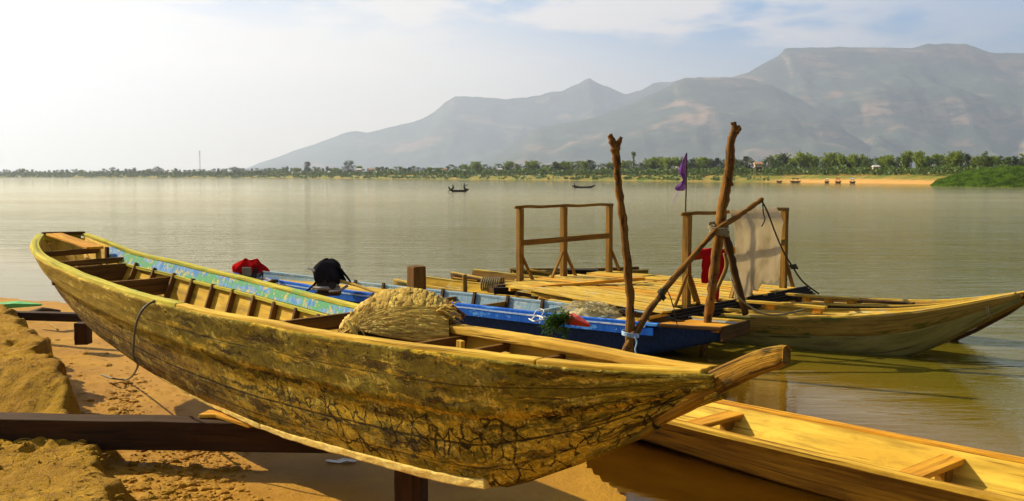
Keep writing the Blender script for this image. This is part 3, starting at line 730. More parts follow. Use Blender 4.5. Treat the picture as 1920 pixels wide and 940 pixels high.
# ------------------------------------------------------------------ thatch bundle in the boat
def thatch():
    """folded fan of layered dry leaves, knot low at the left"""
    root = thing('thatch_bundle', BF.P(1.0, -.05, .95), 'golden bundle of layered dry leaf thatch lying across the big boat', 'thatch')
    Y = 6.12
    kn = WY(666, 617, Y - .26)
    outl = [(618, 640), (632, 618), (652, 596), (676, 573), (702, 556), (730, 546), (760, 543), (790, 546), (815, 553), (838, 566), (848, 582), (842, 600), (838, 612), (842, 628)]
    core = MB(); lf = MB(); rnd = random.Random(5)
    def S_(x, y, lift=0.0):
        yo = interp(x, outl); v = (y - yo) / (642 - yo)
        if v >= 0: p = WY(x, y, Y + .12 - (.36 + lift) * math.sin(min(1, v) * math.pi / 2) ** .8 - lift * .3); p.z += lift * .8 * (1 - min(1, v))
        else: p = WY(x, yo, Y + .12 + .9 * -v * .45); p.z -= .5 * v * v * .5; p.z += lift
        return p
    P = [[S_(lerp(619, 846, i / 44), interp(lerp(619, 846, i / 44), outl) + (642 - interp(lerp(619, 846, i / 44), outl)) * (-.9 + 1.9 * j / 20), -.02) for j in range(21)] for i in range(45)]
    core.grid(P, lambda i, j: (j * .03, i * .03)); core.build('core', M['strawdark'], root, smooth=True)
    def strip(path, wdt, off, m=8):
        base = len(lf.v); tan = rnd.random() * 90; wig = rnd.uniform(-1, 1)
        pts = [path(j / m) for j in range(m + 1)]
        for j in range(m + 1):
            x, y = pts[j]; p = S_(x, y, off * (1 + .5 * math.sin(j * 1.1 + tan)) )
            x1, y1 = pts[min(j + 1, m)]; x0, y0 = pts[max(j - 1, 0)]; nx = S_(x1, y1, off) - S_(x0, y0, off)
            vw = Vector((0, -1, .45)); sd_ = nx.cross(vw); sd_ = sd_.normalized() if sd_.length > 1e-6 else Vector((0, 0, 1))
            ww = wdt * (1 - .8 * abs(j / m - .4) ** 2 * 2); o_ = Vector((0, -.0012, .0008))
            lf.v += [p - sd_ * ww, p + o_, p + sd_ * ww]
        for j in range(m):
            a = base + j * 3
            for e in (0, 1):
                lf.face((a + e, a + e + 1, a + e + 4, a + e + 3), [(tan + j * .02, e * .01 + tan), (tan + j * .02, e * .01 + .01 + tan), (tan + j * .02 + .02, e * .01 + .01 + tan), (tan + j * .02 + .02, e * .01 + tan)])
    for k in range(430):          # crest band: leaves folded over the ridge
        x = lerp(640, 846, (k + rnd.random()) / 430 % 1.0); yo = interp(x, outl); d = rnd.uniform(.30, .50) * (642 - yo); ln = rnd.uniform(14, 34); dx = rnd.uniform(3, 9) * (1 if x > 690 else .2) * (1 if x < 800 else 1.6)
        st_ = yo + rnd.random() * d
        strip(lambda t, x=x, st_=st_, ln=ln, dx=dx: (x - dx * (1 - t) ** 1.4 + dx * .5, st_ - ln * t + 6), rnd.uniform(.007, .015), rnd.uniform(.002, .012))
    for k in range(330):          # fan sweeping right from the knot
        q = (k + rnd.random()) / 330; ye = lerp(640, 588, q); xe = lerp(838, 836, q); cx = lerp(735, 712, q); cy = lerp(636, 556, q)
        t0 = 0 if rnd.random() < .3 else rnd.uniform(0, .7); t1 = min(1.02, t0 + rnd.uniform(.4, .8)); jy = rnd.uniform(-3, 3)
        strip(lambda t, t0=t0, t1=t1, ye=ye, xe=xe, cx=cx, cy=cy, jy=jy: ((lambda u: ((1 - u) ** 2 * 666 + 2 * u * (1 - u) * cx + u * u * xe, (1 - u) ** 2 * 617 + 2 * u * (1 - u) * cy + u * u * ye + jy * u))(lerp(t0, t1, t))), rnd.uniform(.003, .009), rnd.uniform(.008, .020))
    for k in range(120):          # pale tail down to the left
        x0 = rnd.uniform(655, 712); y0 = interp(x0, outl) + rnd.uniform(2, 26); x1 = 620 + (x0 - 655) * .55 + rnd.uniform(-2, 6); y1 = 641
        a_ = rnd.uniform(0, .6); b_ = min(1, a_ + rnd.uniform(.3, .5))
        strip(lambda t, x0=x0, y0=y0, x1=x1, y1=y1, a_=a_, b_=b_: (lerp(x0, x1, lerp(a_, b_, t)), lerp(y0, y1, lerp(a_, b_, t)) ), rnd.uniform(.006, .011), rnd.uniform(.012, .026))
    # loose frayed ends on the right
    for k in range(70):
        p = WY(rnd.uniform(815, 848), rnd.uniform(572, 622), Y - rnd.uniform(0, .15)); d = Vector((rnd.uniform(.02, .11), rnd.uniform(-.08, .05), rnd.uniform(-.07, .05)))
        lf.path_board([p, p + d * .5 + Vector((0, 0, .01)), p + d], [.012, .016, .003], .002, None, .002)
    for k in range(50):
        p = kn + Vector((rnd.uniform(-.02, .02), -.02, rnd.uniform(-.02, .03))); d = Vector((rnd.uniform(-.16, .06), rnd.uniform(-.05, .02), rnd.uniform(-.14, -.06)))
        lf.path_board([p, p + d * .5 + Vector((0, -.012, .012)), p + d], [.006, .014, .010], .003, None, .002)
    lf.build('leaf_layers', M['straw'], root)
    kt = MB(); kt.tube(spline([kn + Vector((-.045, -.03, .05)), kn + Vector((.0, -.06, .0)), kn + Vector((.03, -.05, -.06))]), .012, 6, .3); kt.build('knot', M['straw'], root, smooth=True)
    for a_, b_ in (((838, 566), (872, 592)), ((842, 571), (866, 597)), ((830, 585), (862, 618))):
        sk = MB(); sk.board(WY(*a_, Y - .02), WY(*b_, Y - .14), .012, .014, (0, 0, 1)); sk.build('stick', M['bark'], root)
def leafmat(name, c1, c2, c3, tr=.25, big=0):
    m, T = newmat(name); uv = T.n('TexCoord').outputs['UV']
    n_ = T.n('TexWhiteNoise', dict(noise_dimensions='2D'), Vector=T.vec(T.n('VectorMath', dict(operation='FLOOR'), i0=uv).outputs[0])).outputs[0]
    g = T.noise(T.vec(uv, (6, 90, 1)), 1, 4, .6)
    c = T.mix(n_, c1, c2); c = T.mix(T.step(g, .5, .75), c, c3)
    if big: c = T.mix(T.step(T.noise(T.n('TexCoord').outputs['Object'], big, 5, .7), .42, .60), c, tuple(x * .38 for x in c1))
    d = T.n('BsdfPrincipled', None, Base_Color=c, Roughness=.55); d.inputs['Specular IOR Level'].default_value = .3
    t = T.n('BsdfTranslucent', None, Color=c); T.n('OutputMaterial', None, Surface=T.n('MixShader', None, i0=tr, i1=d, i2=t)); return m
M['straw'] = leafmat('dry_straw', (.80, .57, .10), (.42, .25, .035), (.22, .11, .014), .10)
M['strawdark'] = leafmat('gap_shade_straw', (.10, .045, .010), (.06, .03, .008), (.03, .015, .004), .0)  # core coloured dark: shade between the leaves painted in
thatch()

# ------------------------------------------------------------------ timbers that carry the boat
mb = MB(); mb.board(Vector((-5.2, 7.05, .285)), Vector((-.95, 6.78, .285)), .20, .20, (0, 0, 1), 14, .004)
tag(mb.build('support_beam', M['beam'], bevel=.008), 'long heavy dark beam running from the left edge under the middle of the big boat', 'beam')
mb = MB(); mb.path_board([W(382, 776, .40), W(420, 777, .405), W(478, 797, .385)], [.14, .15, .10], [.03, .03, .02], None, .004)
tag(mb.build('wedge_block', M['orange'], bevel=.005), 'flat orange wedge board on top of the beam against the hull', 'block')
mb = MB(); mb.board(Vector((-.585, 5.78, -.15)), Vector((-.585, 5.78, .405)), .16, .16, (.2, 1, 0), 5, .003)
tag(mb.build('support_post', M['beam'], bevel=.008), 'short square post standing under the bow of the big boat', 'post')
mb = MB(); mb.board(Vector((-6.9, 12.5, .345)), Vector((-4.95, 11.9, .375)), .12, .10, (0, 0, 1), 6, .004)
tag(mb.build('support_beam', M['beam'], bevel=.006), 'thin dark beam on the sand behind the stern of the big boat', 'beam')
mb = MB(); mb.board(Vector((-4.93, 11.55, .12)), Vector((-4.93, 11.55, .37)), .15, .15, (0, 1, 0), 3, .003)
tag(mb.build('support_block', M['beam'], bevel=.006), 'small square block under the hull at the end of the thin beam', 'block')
mb = MB(); mb.tube([W(58, 589, .22), W(80, 585, .26), W(112, 588, .22)], [.05, .06, .045], 8, .3)
tag(mb.build('driftwood_stump', M['dark'], smooth=True), 'short dark stump lying on the sand behind the thin beam', 'driftwood')
mb = MB(); mb.path_board([W(-40, 574, .2), W(30, 571, .22), W(78, 571, .2)], [.3, .35, .12], [.03, .05, .02], None, .01)
tag(mb.build('green_board', M['greenplastic'], bevel=.004), 'bright green flat board lying at the waterline on the far left', 'board')

# twigs and litter on the sand
def on_sand(px, py, dz=.012):
    z = .2
    for _ in range(6):
        p = W(px, py, z); z = ground_z(p.x, p.y) + dz
    return W(px, py, z)
for lab, pts, r in (('straight pale stick lying flat on the sand left of the big boat', [(31, 783), (90, 779), (156, 771)], .010),
                    ('short bent twig on the sand above the straight stick', [(40, 747), (58, 756), (78, 763)], .012),
                    ('dark thin stick on the sand just behind the heavy beam', [(140, 790), (190, 788), (240, 788)], .008),
                    ('crooked twig near the top edge of the sand bank', [(90, 606), (100, 612), (108, 618)], .012)):
    mb = MB(); mb.tube(spline([on_sand(*p) for p in pts], 4), r, 6, .4); tag(mb.build('twig', M['twig'], smooth=True), lab, 'twig')
mb = MB(); c_ = W(640, 867, .025)
P = [[c_ + Vector((.05 * i + .01 * math.sin(j), .035 * j, .012 + .01 * math.sin(i * 2 + j))) for i in range(-2, 3)] for j in range(-1, 2)]
mb.grid(P); tag(mb.build('litter_scrap', M['plastic']), 'crumpled pale scrap on the dark sand under the big boat', 'litter')
rnd = random.Random(3); mb = MB()
def clod(mb, c, r, rnd, sq=.6):
    b = len(mb.v); k = 6
    rings = []
    for a, (zz, rr) in enumerate(((-.6, .55), (-.1, 1), (.5, .75))):
        for j in range(k):
            t = j / k * 6.283 + a * .4; q = rr * rnd.uniform(.7, 1.25); mb.v.append(c + Vector((math.cos(t) * r * q, math.sin(t) * r * q, zz * r * sq)))
    mb.v.append(c + Vector((0, 0, r * sq * .8)))
    for a in range(2):
        for j in range(k):
            j2 = (j + 1) % k; mb.face((b + a * k + j, b + a * k + j2, b + (a + 1) * k + j2, b + (a + 1) * k + j))
    for j in range(k): mb.face((b + 2 * k + j, b + 2 * k + (j + 1) % k, b + 3 * k))
for _ in range(1500):
    if rnd.random() < .62: px = rnd.gauss(365, 55); py = rnd.uniform(845, 950)
    elif rnd.random() < .6: px = rnd.gauss(235, 22); py = rnd.uniform(700, 790)
    else: px = rnd.uniform(-20, 300); py = rnd.uniform(620, 945)
    p = on_sand(px, py, 0); clod(mb, p, rnd.uniform(.003, .018) if rnd.random() < .88 else rnd.uniform(.018, .055), rnd)
tag(mb.build('sand_clods', M['sand']), 'crumbled clods of sand scattered on the bank', 'sand', kind='stuff')
mb = MB()
for _ in range(420):
    px = rnd.uniform(-20, 420); py = rnd.uniform(600, 945); p = on_sand(px, py, .004); t = rnd.uniform(0, 6.28); l = rnd.uniform(.02, .09)
    d = Vector((math.cos(t) * l, math.sin(t) * l, rnd.uniform(0, .012))); mb.path_board([p, p + d * .5 + Vector((0, 0, .006)), p + d], .005, .003)
tag(mb.build('dry_litter', M['twig']), 'fine dry straw and twig litter on the sand', 'litter', kind='stuff')

# ------------------------------------------------------------------ mooring post
mb = MB(); c_ = WY(781, 560, 11.5); tp = WY(781, 499, 11.5)
mb.board(Vector((c_.x, c_.y, -.5)), Vector((c_.x, c_.y, tp.z)), .165, .165, (-.78, -.62, 0), 8, .004)
post = mb; 
tag(mb.build('mooring_post', M['thw'], bevel=.015), 'thick square post standing in the water behind the thatch', 'post')

# ================================================================== other boats
def simple_hull(root, fr, s0, s1, ds, mouter, minner, strake=None, th=.022, amp=.004, seed=0, bottom=True, nh=7, sides=None, fz=.04):
    n = int((s1 - s0) / ds); SS = [lerp(s0, s1, i / n) for i in range(n + 1)]
    for sg in (1, -1):
        a = shell(fr, s0, s1, ds, sg, 0, 0, (lambda a: .62) if strake else None, amp, nh, upper=False, seed=seed)
        if not strake: pass
        o = a.build('side_planking', (sides or {}).get(sg, mouter), root, smooth=True); solid(o, th, 1)
        if strake:
            a = shell(fr, s0, s1, ds, sg, 0, 0, (lambda a: .62), amp, nh, lower=False, seed=seed + 2)
            o = a.build('upper_strake', strake, root, smooth=True); solid(o, th, 1)
        il = MB(); P = [[fr.P(a, fr.side(a, .98 * k / 5)[2] + sg * max(.003, fr.side(a, .98 * k / 5, -th - .014)[0]), fr.side(a, .98 * k / 5)[1]) for k in range(6)] for a in SS]
        il.grid(P, lambda i, j: (i * ds, j * .08))
        if sg > 0: il.f = [tuple(reversed(f)) for f in il.f]; il.uv = [tuple(reversed(q)) for q in il.uv]
        il.build('inner_lining', minner, root, smooth=True)
    fl = MB(); P = []
    for a in SS:
        hw, zg, tc, zc, c = st(fr.tab, a); tf = fr.side(a, fz / (zg - zc), -.02)[0]; P.append([fr.P(a, c + tf * q, zc + fz) for q in (-1, -.4, .3, 1)])
    fl.grid(P, lambda i, j: (i * ds, j * .12)); fl.build('floor', minner, root)
    fl = MB(); P = []
    for a in SS:
        hw, zg, tc, zc, c = st(fr.tab, a); P.append([fr.P(a, c + tc * q, zc) for q in (-1, 0, 1)])
    fl.grid(P, lambda i, j: (i * ds, j * .12)); fl.build('bottom_planking', mouter, root)
def gunwales(root, fr, s0, s1, wd, th, mat, jit=.001, out=.005, bevel=.005, name='gunwale'):
    for sg in (1, -1):
        mb = MB(); rail(mb, fr, s0, s1, sg, wd, th, out, 0, .15, jit)
        mb.build(name, mat[sg] if isinstance(mat, dict) else mat, root, bevel=bevel)
def cross(root, fr, a, z, ht, wd, mat, name='thwart', inset=-.03, up=(0, 0, 1)):
    hw, zg, tc, zc, c = st(fr.tab, a); h = max(0, min(1, (z - zc) / (zg - zc))); t, _, _ = fr.side(a, h, inset)
    mb = MB(); mb.board(fr.P(a, c + t, z - ht / 2), fr.P(a, c - t, z - ht / 2), wd, ht, up, 3, .001); return mb.build(name, mat, root, bevel=.003)

# --- dugout in the right foreground (s grows towards the camera-right)
dg = Vector((.665, -.747, 0)).normalized(); og = Vector((.55, 8.40, 0)); ng = Vector((-.747, -.665, 0))
GT = [(-.9, .10, .36, .02, .14, 0), (-.3, .26, .33, .03, .04, 0), (.4, .36, .305, .06, .01, 0), (1.2, .395, .295, .13, -.01, 0), (2.4, .42, .295, .22, -.03, 0), (4, .44, .30, .26, -.03, 0), (6.5, .44, .31, .27, -.03, 0)]
FG = Frame(og, dg, ng, GT)
g = thing('dugout_boat', og, 'empty yellow wooden boat with open flat inside lying in the right foreground', 'boat')
simple_hull(g, FG, -.9, 6.2, .10, M['g_hull'], M['g_in'], None, .03, .006, seed=5, nh=9, fz=.15)
gunwales(g, FG, -.9, 6.2, .062, .035, {1: M['raw'], -1: M['orange']}, .0015, .01, .006)
mb = MB(); rail(mb, FG, -.5, 6.2, -1, .02, .045, -.024, -.042, .2, .001); mb.build('inner_strake', M['orange'], g, bevel=.004)
for a in (1.36, 3.02):
    cross(g, FG, a, .255, .035, .15, M['orange'])
    for t in (-.24, ):
        mb = MB(); mb.board(FG.P(a - .0, t, -.02), FG.P(a - .0, t, .218), .13, .06, dg, 3, .001); mb.build('thwart_leg', M['mid'], g, bevel=.003)

# --- pontoon boats under the platform
dd = Vector((-.80, .60, 0)).normalized(); nd = Vector((-.60, -.80, 0))
DT = [(0, .022, .80, .012, .72, 0), (.35, .09, .70, .015, .48, 0), (.7, .18, .61, .02, .24, 0), (1.1, .28, .52, .03, .02, 0), (1.6, .37, .45, .12, -.10, 0), (2.4, .45, .385, .22, -.12, 0), (3.5, .50, .35, .28, -.12, 0), (6, .50, .34, .28, -.12, 0), (8, .42, .37, .22, -.10, 0), (8.9, .30, .42, .12, 0, 0)]
for nm, o, lab, sl in (('pontoon_boat', Vector((5.45, 10.80, 0)), 'long olive wooden boat under the near platform edge, pointed bow on the right', 0),
                      ('pontoon_boat', Vector((6.28, 11.98, 0)), 'long brown wooden boat behind the olive one, its bow reaching the right picture edge', 1)):
    fr = Frame(o, dd, nd, DT if not sl else [(a, b, c - (.10 * max(0, 1 - a / 2.5)), d_, e - (.08 * max(0, 1 - a / 1.5)), f_) for a, b, c, d_, e, f_ in DT])
    r_ = thing(nm, (o.x - 3.6, o.y + 2.7, 0), lab, 'boat', 'boats carrying the platform')
    simple_hull(r_, fr, .0, 8.9, .12, M['olive'] if not sl else M['mid'], M['inner'] if not sl else M['mid'], M['grey'] if not sl else M['dark'], .025, .006, seed=11 + sl, sides={})
    gunwales(r_, fr, .05, 8.9, .05, .03, M['deck'], .0015, .012, .004)
    mb = MB(); pts = [(0, 0, .80), (.35, 0, .50), (.7, 0, .26), (1.1, 0, .035), (1.5, 0, -.13)]
    mb.path_board([fr.P(a + .0, 0, z - (.09 * sl)) for a, _, z in [(-.02, 0, .79), (.35, 0, .475), (.7, 0, .235), (1.1, 0, .01), (1.5, 0, -.13)]], [.035, .05, .06, .07, .07], .05, None, .002)
    mb.build('stem', M['mid'] if not sl else M['dark'], r_, bevel=.006)
    if True:
        # lengthwise deck slats
        for k, t in enumerate((-.30, -.15, 0, .15, .30)):
            mb = MB(); pts = []
            for i in range(22):
                a = lerp(.75 + .55 * abs(t) / .3, 3.7, i / 21); hw, zg, tc, zc, c = st(fr.tab, a)
                pts.append(fr.P(a, t * min(1, hw / .5), zg - .035 + .004 * math.sin(k * 7 + i)))
            mb.path_board(pts, .135, .016, None, .003); mb.build('deck_slat', M['deck'] if not sl or k % 2 else M['mid'], r_)
    for a in (.9, 2.2, 3.4):
        cross(r_, fr, a, st(fr.tab, a)[1] - .055, .05, .05, M['mid'], 'deck_beam')
FD = Frame(Vector((5.45, 10.80, 0)), dd, nd, DT)
FE = Frame(Vector((6.28, 11.98, 0)), dd, nd, DT)
# loose timbers on the pontoon boats
for lab, fr, a0, a1, t0, t1, z, wd, th, mt, blocks in (
        ('pale plank resting on small blocks over the stern half of the olive boat', FD, 2.15, 3.55, -.12, -.10, .46, .11, .03, 'deck', 3),
        ('short pale plank lying along the near rail of the olive boat', FD, 2.75, 3.9, .35, .36, .40, .10, .03, 'deck', 0),
        ('narrow plank on blocks across the brown boat behind the olive one', FE, 2.1, 3.2, .1, .12, .44, .09, .03, 'deck', 4),
        ('dark plank lying along the brown boat', FE, 1.5, 3.4, -.2, -.2, .395, .14, .03, 'dark', 0)):
    rt = thing('loose_plank', fr.P(a0, t0, z - .06), lab, 'plank')
    mb = MB(); mb.board(fr.P(a0, t0, z), fr.P(a1, t1, z), wd, th, (0, 0, 1), 5, .002); mb.build('board', M[mt], rt, bevel=.003)
    for b in range(blocks):
        aa = lerp(a0 + .1, a1 - .1, b / max(1, blocks - 1)); mb = MB(); mb.board(fr.P(aa, t0, z - .075), fr.P(aa, t0, z - .015), .09, .10, dd, 2, .003); mb.build('block', M['orange'], rt, bevel=.003)

# --- blue boat
db = Vector((.79, -.613, 0)).normalized(); nb = Vector((-.613, -.79, 0)).normalized()
a0 = W(1393, 601, .40); a1 = W(1365, 621, .40); bc = (a0 + a1) / 2
ob_ = bc - db * 8.6; 
BLT = [(0, .20, .50, .12, .20, 0), (1, .34, .46, .22, .02, 0), (2.5, .42, .42, .28, -.08, 0), (4.5, .46, .40, .30, -.10, 0), (6.3, .46, .385, .30, -.10, 0), (7.4, .42, .38, .28, -.05, 0), (8.0, .38, .385, .26, .10, 0), (8.6, .33, .40, .24, .27, 0)]
FB = Frame(ob_, db, nb, BLT)
blue = thing('blue_boat', FB.P(4.5, 0, 0), 'long boat painted blue with a square wooden bow, moored behind the big boat', 'boat')
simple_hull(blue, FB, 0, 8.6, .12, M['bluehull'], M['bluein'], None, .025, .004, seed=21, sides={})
for sg in (1, -1):
    mb = MB(); rail(mb, FB, 0, 7.85, sg, .075, .035, .016, 0, .15, .001); mb.build('gunwale', M['bluerail'] if sg > 0 else M['bluein'], blue, bevel=.005)
    mb = MB(); rail(mb, FB, 7.86, 8.6, sg, .06, .035, .016, 0, .15, .001); mb.build('gunwale', M['deck'] if sg < 0 else M['dark'], blue, bevel=.005)
mb = MB(); rail(mb, FB, 0, 7.8, 1, .012, .085, .020, -.080, .15, .0005); mb.build('rub_strake', M['bluerail'], blue)
mb = MB(); rail(mb, FB, .5, 7.7, 1, .014, .018, .024, -.026, .15, .0005); mb.build('pale_stripe', M['palestripe'], blue)
mb = MB(); hw, zg, tc, zc, c = st(BLT, 8.6); mb.board(FB.P(8.6, hw + .01, (zg + zc) / 2 + .01), FB.P(8.6, -hw - .01, (zg + zc) / 2 + .01), .035, zg - zc + .03, (0, 0, 1)); mb.build('bow_board', M['dark'], blue, bevel=.004)
mb = MB(); mb.path_board([FB.P(a, 0, .345 + .002 * a) for a in (7.75, 8.1, 8.56)], .64, .02); mb.build('bow_deck', M['orange'], blue)
for a in (3.1, 4.15, 5.05, 5.95, 6.9):
    cross(blue, FB, a, .36, .07 if a != 5.05 else .09, .035, M['mid'] if a in (4.15, 5.05) else M['bluein'])
for k in range(11):
    a = 1.6 + .58 * k; mb = MB(); t1, z1, _ = FB.side(a, 1.05, -.05); t0, z0, _ = FB.side(a, .1, -.05)
    mb.board(FB.P(a, -t0, z0), FB.P(a, -t1, z1 + .02), .035, .04, db, 3); mb.build('rib', M['dark'], blue)
for t in (-.3, -.15, 0, .15, .3):
    mb = MB(); mb.board(FB.P(.6, t, .385), FB.P(3.0, t * 1.1, .365), .13, .02, (0, 0, 1), 5, .003); mb.build('stern_plank', M['deck'], blue)

# ------------------------------------------------------------------ outboard engines with cloths
def draped(center, rx, ry, rz, seed, drop, u=(1, 0, 0), hem=.5, folds=7):
    mb = MB(); P = []; c = Vector(center)
    for i in range(15):
        row = []
        for j in range(36):
            th = i / 14 * (math.pi * hem); ph = 2 * math.pi * j / 36
            e = .75; sx_, cx_ = math.sin(th), math.cos(th)
            x = sx_ ** e * math.copysign(abs(math.cos(ph)) ** .8, math.cos(ph)) * rx; y = sx_ ** e * math.copysign(abs(math.sin(ph)) ** .8, math.sin(ph)) * ry; z = cx_ * rz
            f = i / 14; z += .05 * noise.noise(Vector((math.cos(ph) * 2, math.sin(ph) * 2, seed + i * .15))); z -= drop * f ** 3 * (1 + .9 * noise.noise(Vector((math.cos(ph) * 1.5, math.sin(ph) * 1.5, seed))))
            k = 1 + f * .20 * math.sin(ph * folds + seed + 2 * f) + .42 * noise.noise(Vector((x * 5, y * 5, z * 5 + seed)))
            row.append(c + Vector((x * k, y * k, z + .03 * noise.noise(Vector((x * 8, y * 8, seed))))))
        P.append(row)
    mb.grid(P, lambda i, j: (i * .05, j * .05), wrap=True); return mb
def engine(loc, label, red):
    r_ = thing('longtail_engine', loc, label, 'engine'); L = Vector(loc)
    mb = MB(); mb.board(L + Vector((-.13, 0, .11)), L + Vector((.15, 0, .11)), .24, .20, (0, 0, 1), 2, .006); mb.build('engine_block', M['black'], r_, bevel=.02)
    mb = MB(); mb.tube([L + Vector((-.19, -.10, .06)), L + Vector((.2, -.12, .05))], .035, 8); mb.build('exhaust', M['steel'], r_, smooth=True)
    mb = MB(); mb.tube([L + Vector((.1, -.1, .10)), L + Vector((.1, -.16, .10))], .055, 12); mb.build('air_filter', M['black'], r_)
    mb = MB(); mb.board(L + Vector((-.16, 0, -.03)), L + Vector((.18, 0, -.03)), .2, .05, (0, 0, 1)); mb.build('mount', M['dark'], r_, bevel=.005)
    return r_, L
p = W(465, 529, .42); p = Vector((p.x, 15.2, .46)); p.x = (465 - 960) / F * 15.2
r_, L = engine(p, 'boat engine under a red cloth, its side panel grey, left of the black one', True)
mb = draped(L + Vector((0, 0, .17)), .215, .17, .135, 2, .02, hem=.5); mb.build('cover', M['redcloth'], r_, smooth=True)
mb = MB(); mb.board(L + Vector((-.05, -.205, .17)), L + Vector((.09, -.205, .17)), .03, .13, (0, 0, 1), 2); mb.build('side_panel', M['greypanel'], r_, bevel=.02)
mb = MB(); mb.tube([L + Vector((.18, -.1, .08)), L + Vector((.24, -.14, .16)), L + Vector((.23, -.14, .02))], .014, 6); mb.build('lever', M['black'], r_)
mb = MB(); mb.tube([L + Vector((.14, -.05, .0)), WY(495, 521, 15.0), WY(520, 532, 14.7)], [.022, .02, .015], 6); mb.build('drive_shaft', M['steel'], r_)
p = Vector(((612 - 960) / F * 14.1, 14.1, .44))
r_, L = engine(p, 'boat engine under a black cloth on the stern of the blue boat', False)
mb = draped(L + Vector((0.02, 0, .20)), .20, .17, .245, 5, .07, hem=.5, folds=5); mb.build('cover', M['blackcloth'], r_, smooth=True)
mb = MB()
P = [[L + Vector((-.06 - .22 * i / 6 + .0, -.12 + .05 * j - .02 * i / 6, .26 - .25 * (i / 6) ** .7 + .01 * math.sin(j * 2 + i))) for j in range(5)] for i in range(7)]
mb.grid(P); o = mb.build('cover_tail', M['blackcloth'], r_, smooth=True); solid(o, .012, 0)
mb = MB(); P = [[L + Vector((.12 + .22 * i / 5, -.14 + .05 * j, .36 - .20 * (i / 5) ** 1.5 + .02 * math.sin(j * 2 + i) - .02 * j * (i / 5))) for j in range(4)] for i in range(6)]
mb.grid(P); o = mb.build('cover_flap', M['blackcloth'], r_, smooth=True); solid(o, .012, 0)
mb = MB(); mb.tube([WY(578, 503, 14.0), WY(590, 508, 14.0)], .016, 6); mb.build('handle', M['plastic'], r_)
mb = MB(); mb.tube([WY(632, 526, 14.0), WY(665, 534, 13.8), WY(718, 553, 13.4)], [.028, .02, .016], 8); mb.build('drive_shaft', M['twig'], r_)
mb = MB(); mb.tube([L + Vector((.06, -.20, .02)), L + Vector((.2, -.22, .03)), L + Vector((.32, -.2, .10))], .018, 6, .4); mb.build('exhaust_pipe', M['steel'], r_, smooth=True)
mb = MB(); mb.tube([WY(498, 531, 14.4), WY(512, 528, 14.4), WY(522, 527, 14.4)], [.01, .04, .015], 6); tag(mb.build('paddle_grip', M['dark'], smooth=True), 'small dark pointed wood piece between the red and the black engine', 'paddle')
mb = MB(); mb.tube([WY(695, 566, 13.1), WY(700, 556, 13.1), WY(703, 552, 13.1)], [.05, .05, .03], 8, .2); tag(mb.build('bollard', M['blackwood'], smooth=True), 'small dark stub on the rail of the blue boat left of the thatch', 'bollard')

# ------------------------------------------------------------------ things in the blue boat
def heap(c, rx, ry, rz, seed, n=26, rough=.5):
    mb = MB(); P = []
    for i in range(n + 1):
        row = []
        for j in range(n + 1):
            x = -1 + 2 * i / n; y = -1 + 2 * j / n; r = math.sqrt(x * x + y * y); e = max(0, 1 - r * r) ** .7
            h = e * (1 + rough * 2.2 * fbm(x * 2.3, y * 2.3, seed) + rough * fbm(x * 9, y * 9, seed))
            row.append(Vector(c) + Vector((x * rx, y * ry, h * rz - .02)))
        P.append(row)
    mb.grid(P, lambda i, j: (i * .03, j * .03)); return mb
nc = FB.P(6.62, -.08, .26)
mb = heap(nc, .50, .32, .17, 4, 34, .42); nett = thing('fishing_net', nc, 'white fishing net heaped in the blue boat beside the red container', 'net')
mb.build('net_mesh', M['net'], nett, smooth=True)
mb = MB(); rnd = random.Random(9)
for _ in range(90):
    t = rnd.uniform(0, 6.28); r = rnd.uniform(0, .9); c_ = nc + Vector((math.cos(t) * r * .40, math.sin(t) * r * .28, .03 + .18 * (1 - r * r) ** .7)); q = [c_ + Vector((rnd.uniform(-.12, .12), rnd.uniform(-.08, .08), rnd.uniform(-.01, .05))) for _ in range(4)]
    mb.tube(spline(q, 3), .0035, 4)
mb.build('net_cord', M['net'], nett)
c2 = FB.P(7.25, -.02, .27); mb = heap(c2, .34, .24, .12, 8, 20, .4); tag(mb.build('sack', M['deck'], smooth=True), 'flat yellow sack lying in the blue boat between net and bow', 'sack')
c3 = W(1086, 604, .42)
mb = MB(); mb.path_board([W(1065, 596, .46), W(1078, 601, .45), W(1106, 611, .40)], [.16, .17, .04], [.10, .09, .03], None, .004)
tag(mb.build('red_container', M['redplastic'], bevel=.012), 'bright red plastic container on the rail of the blue boat', 'container')
for lab, q, rr in (('thin cord tangled over the rail of the blue boat left of the plants', [(1000, 592), (1008, 580), (1020, 583), (1012, 598), (1026, 600)], .005),
                   ('clear plastic bag of cord lying on the blue rail', [(992, 598), (1004, 603), (1018, 597), (1005, 592), (996, 601)], .008)):
    mb = MB(); mb.tube(spline([W(x, y, .43) for x, y in q], 5), rr, 5); tag(mb.build('cord', M['plastic'], smooth=True), lab, 'cord')
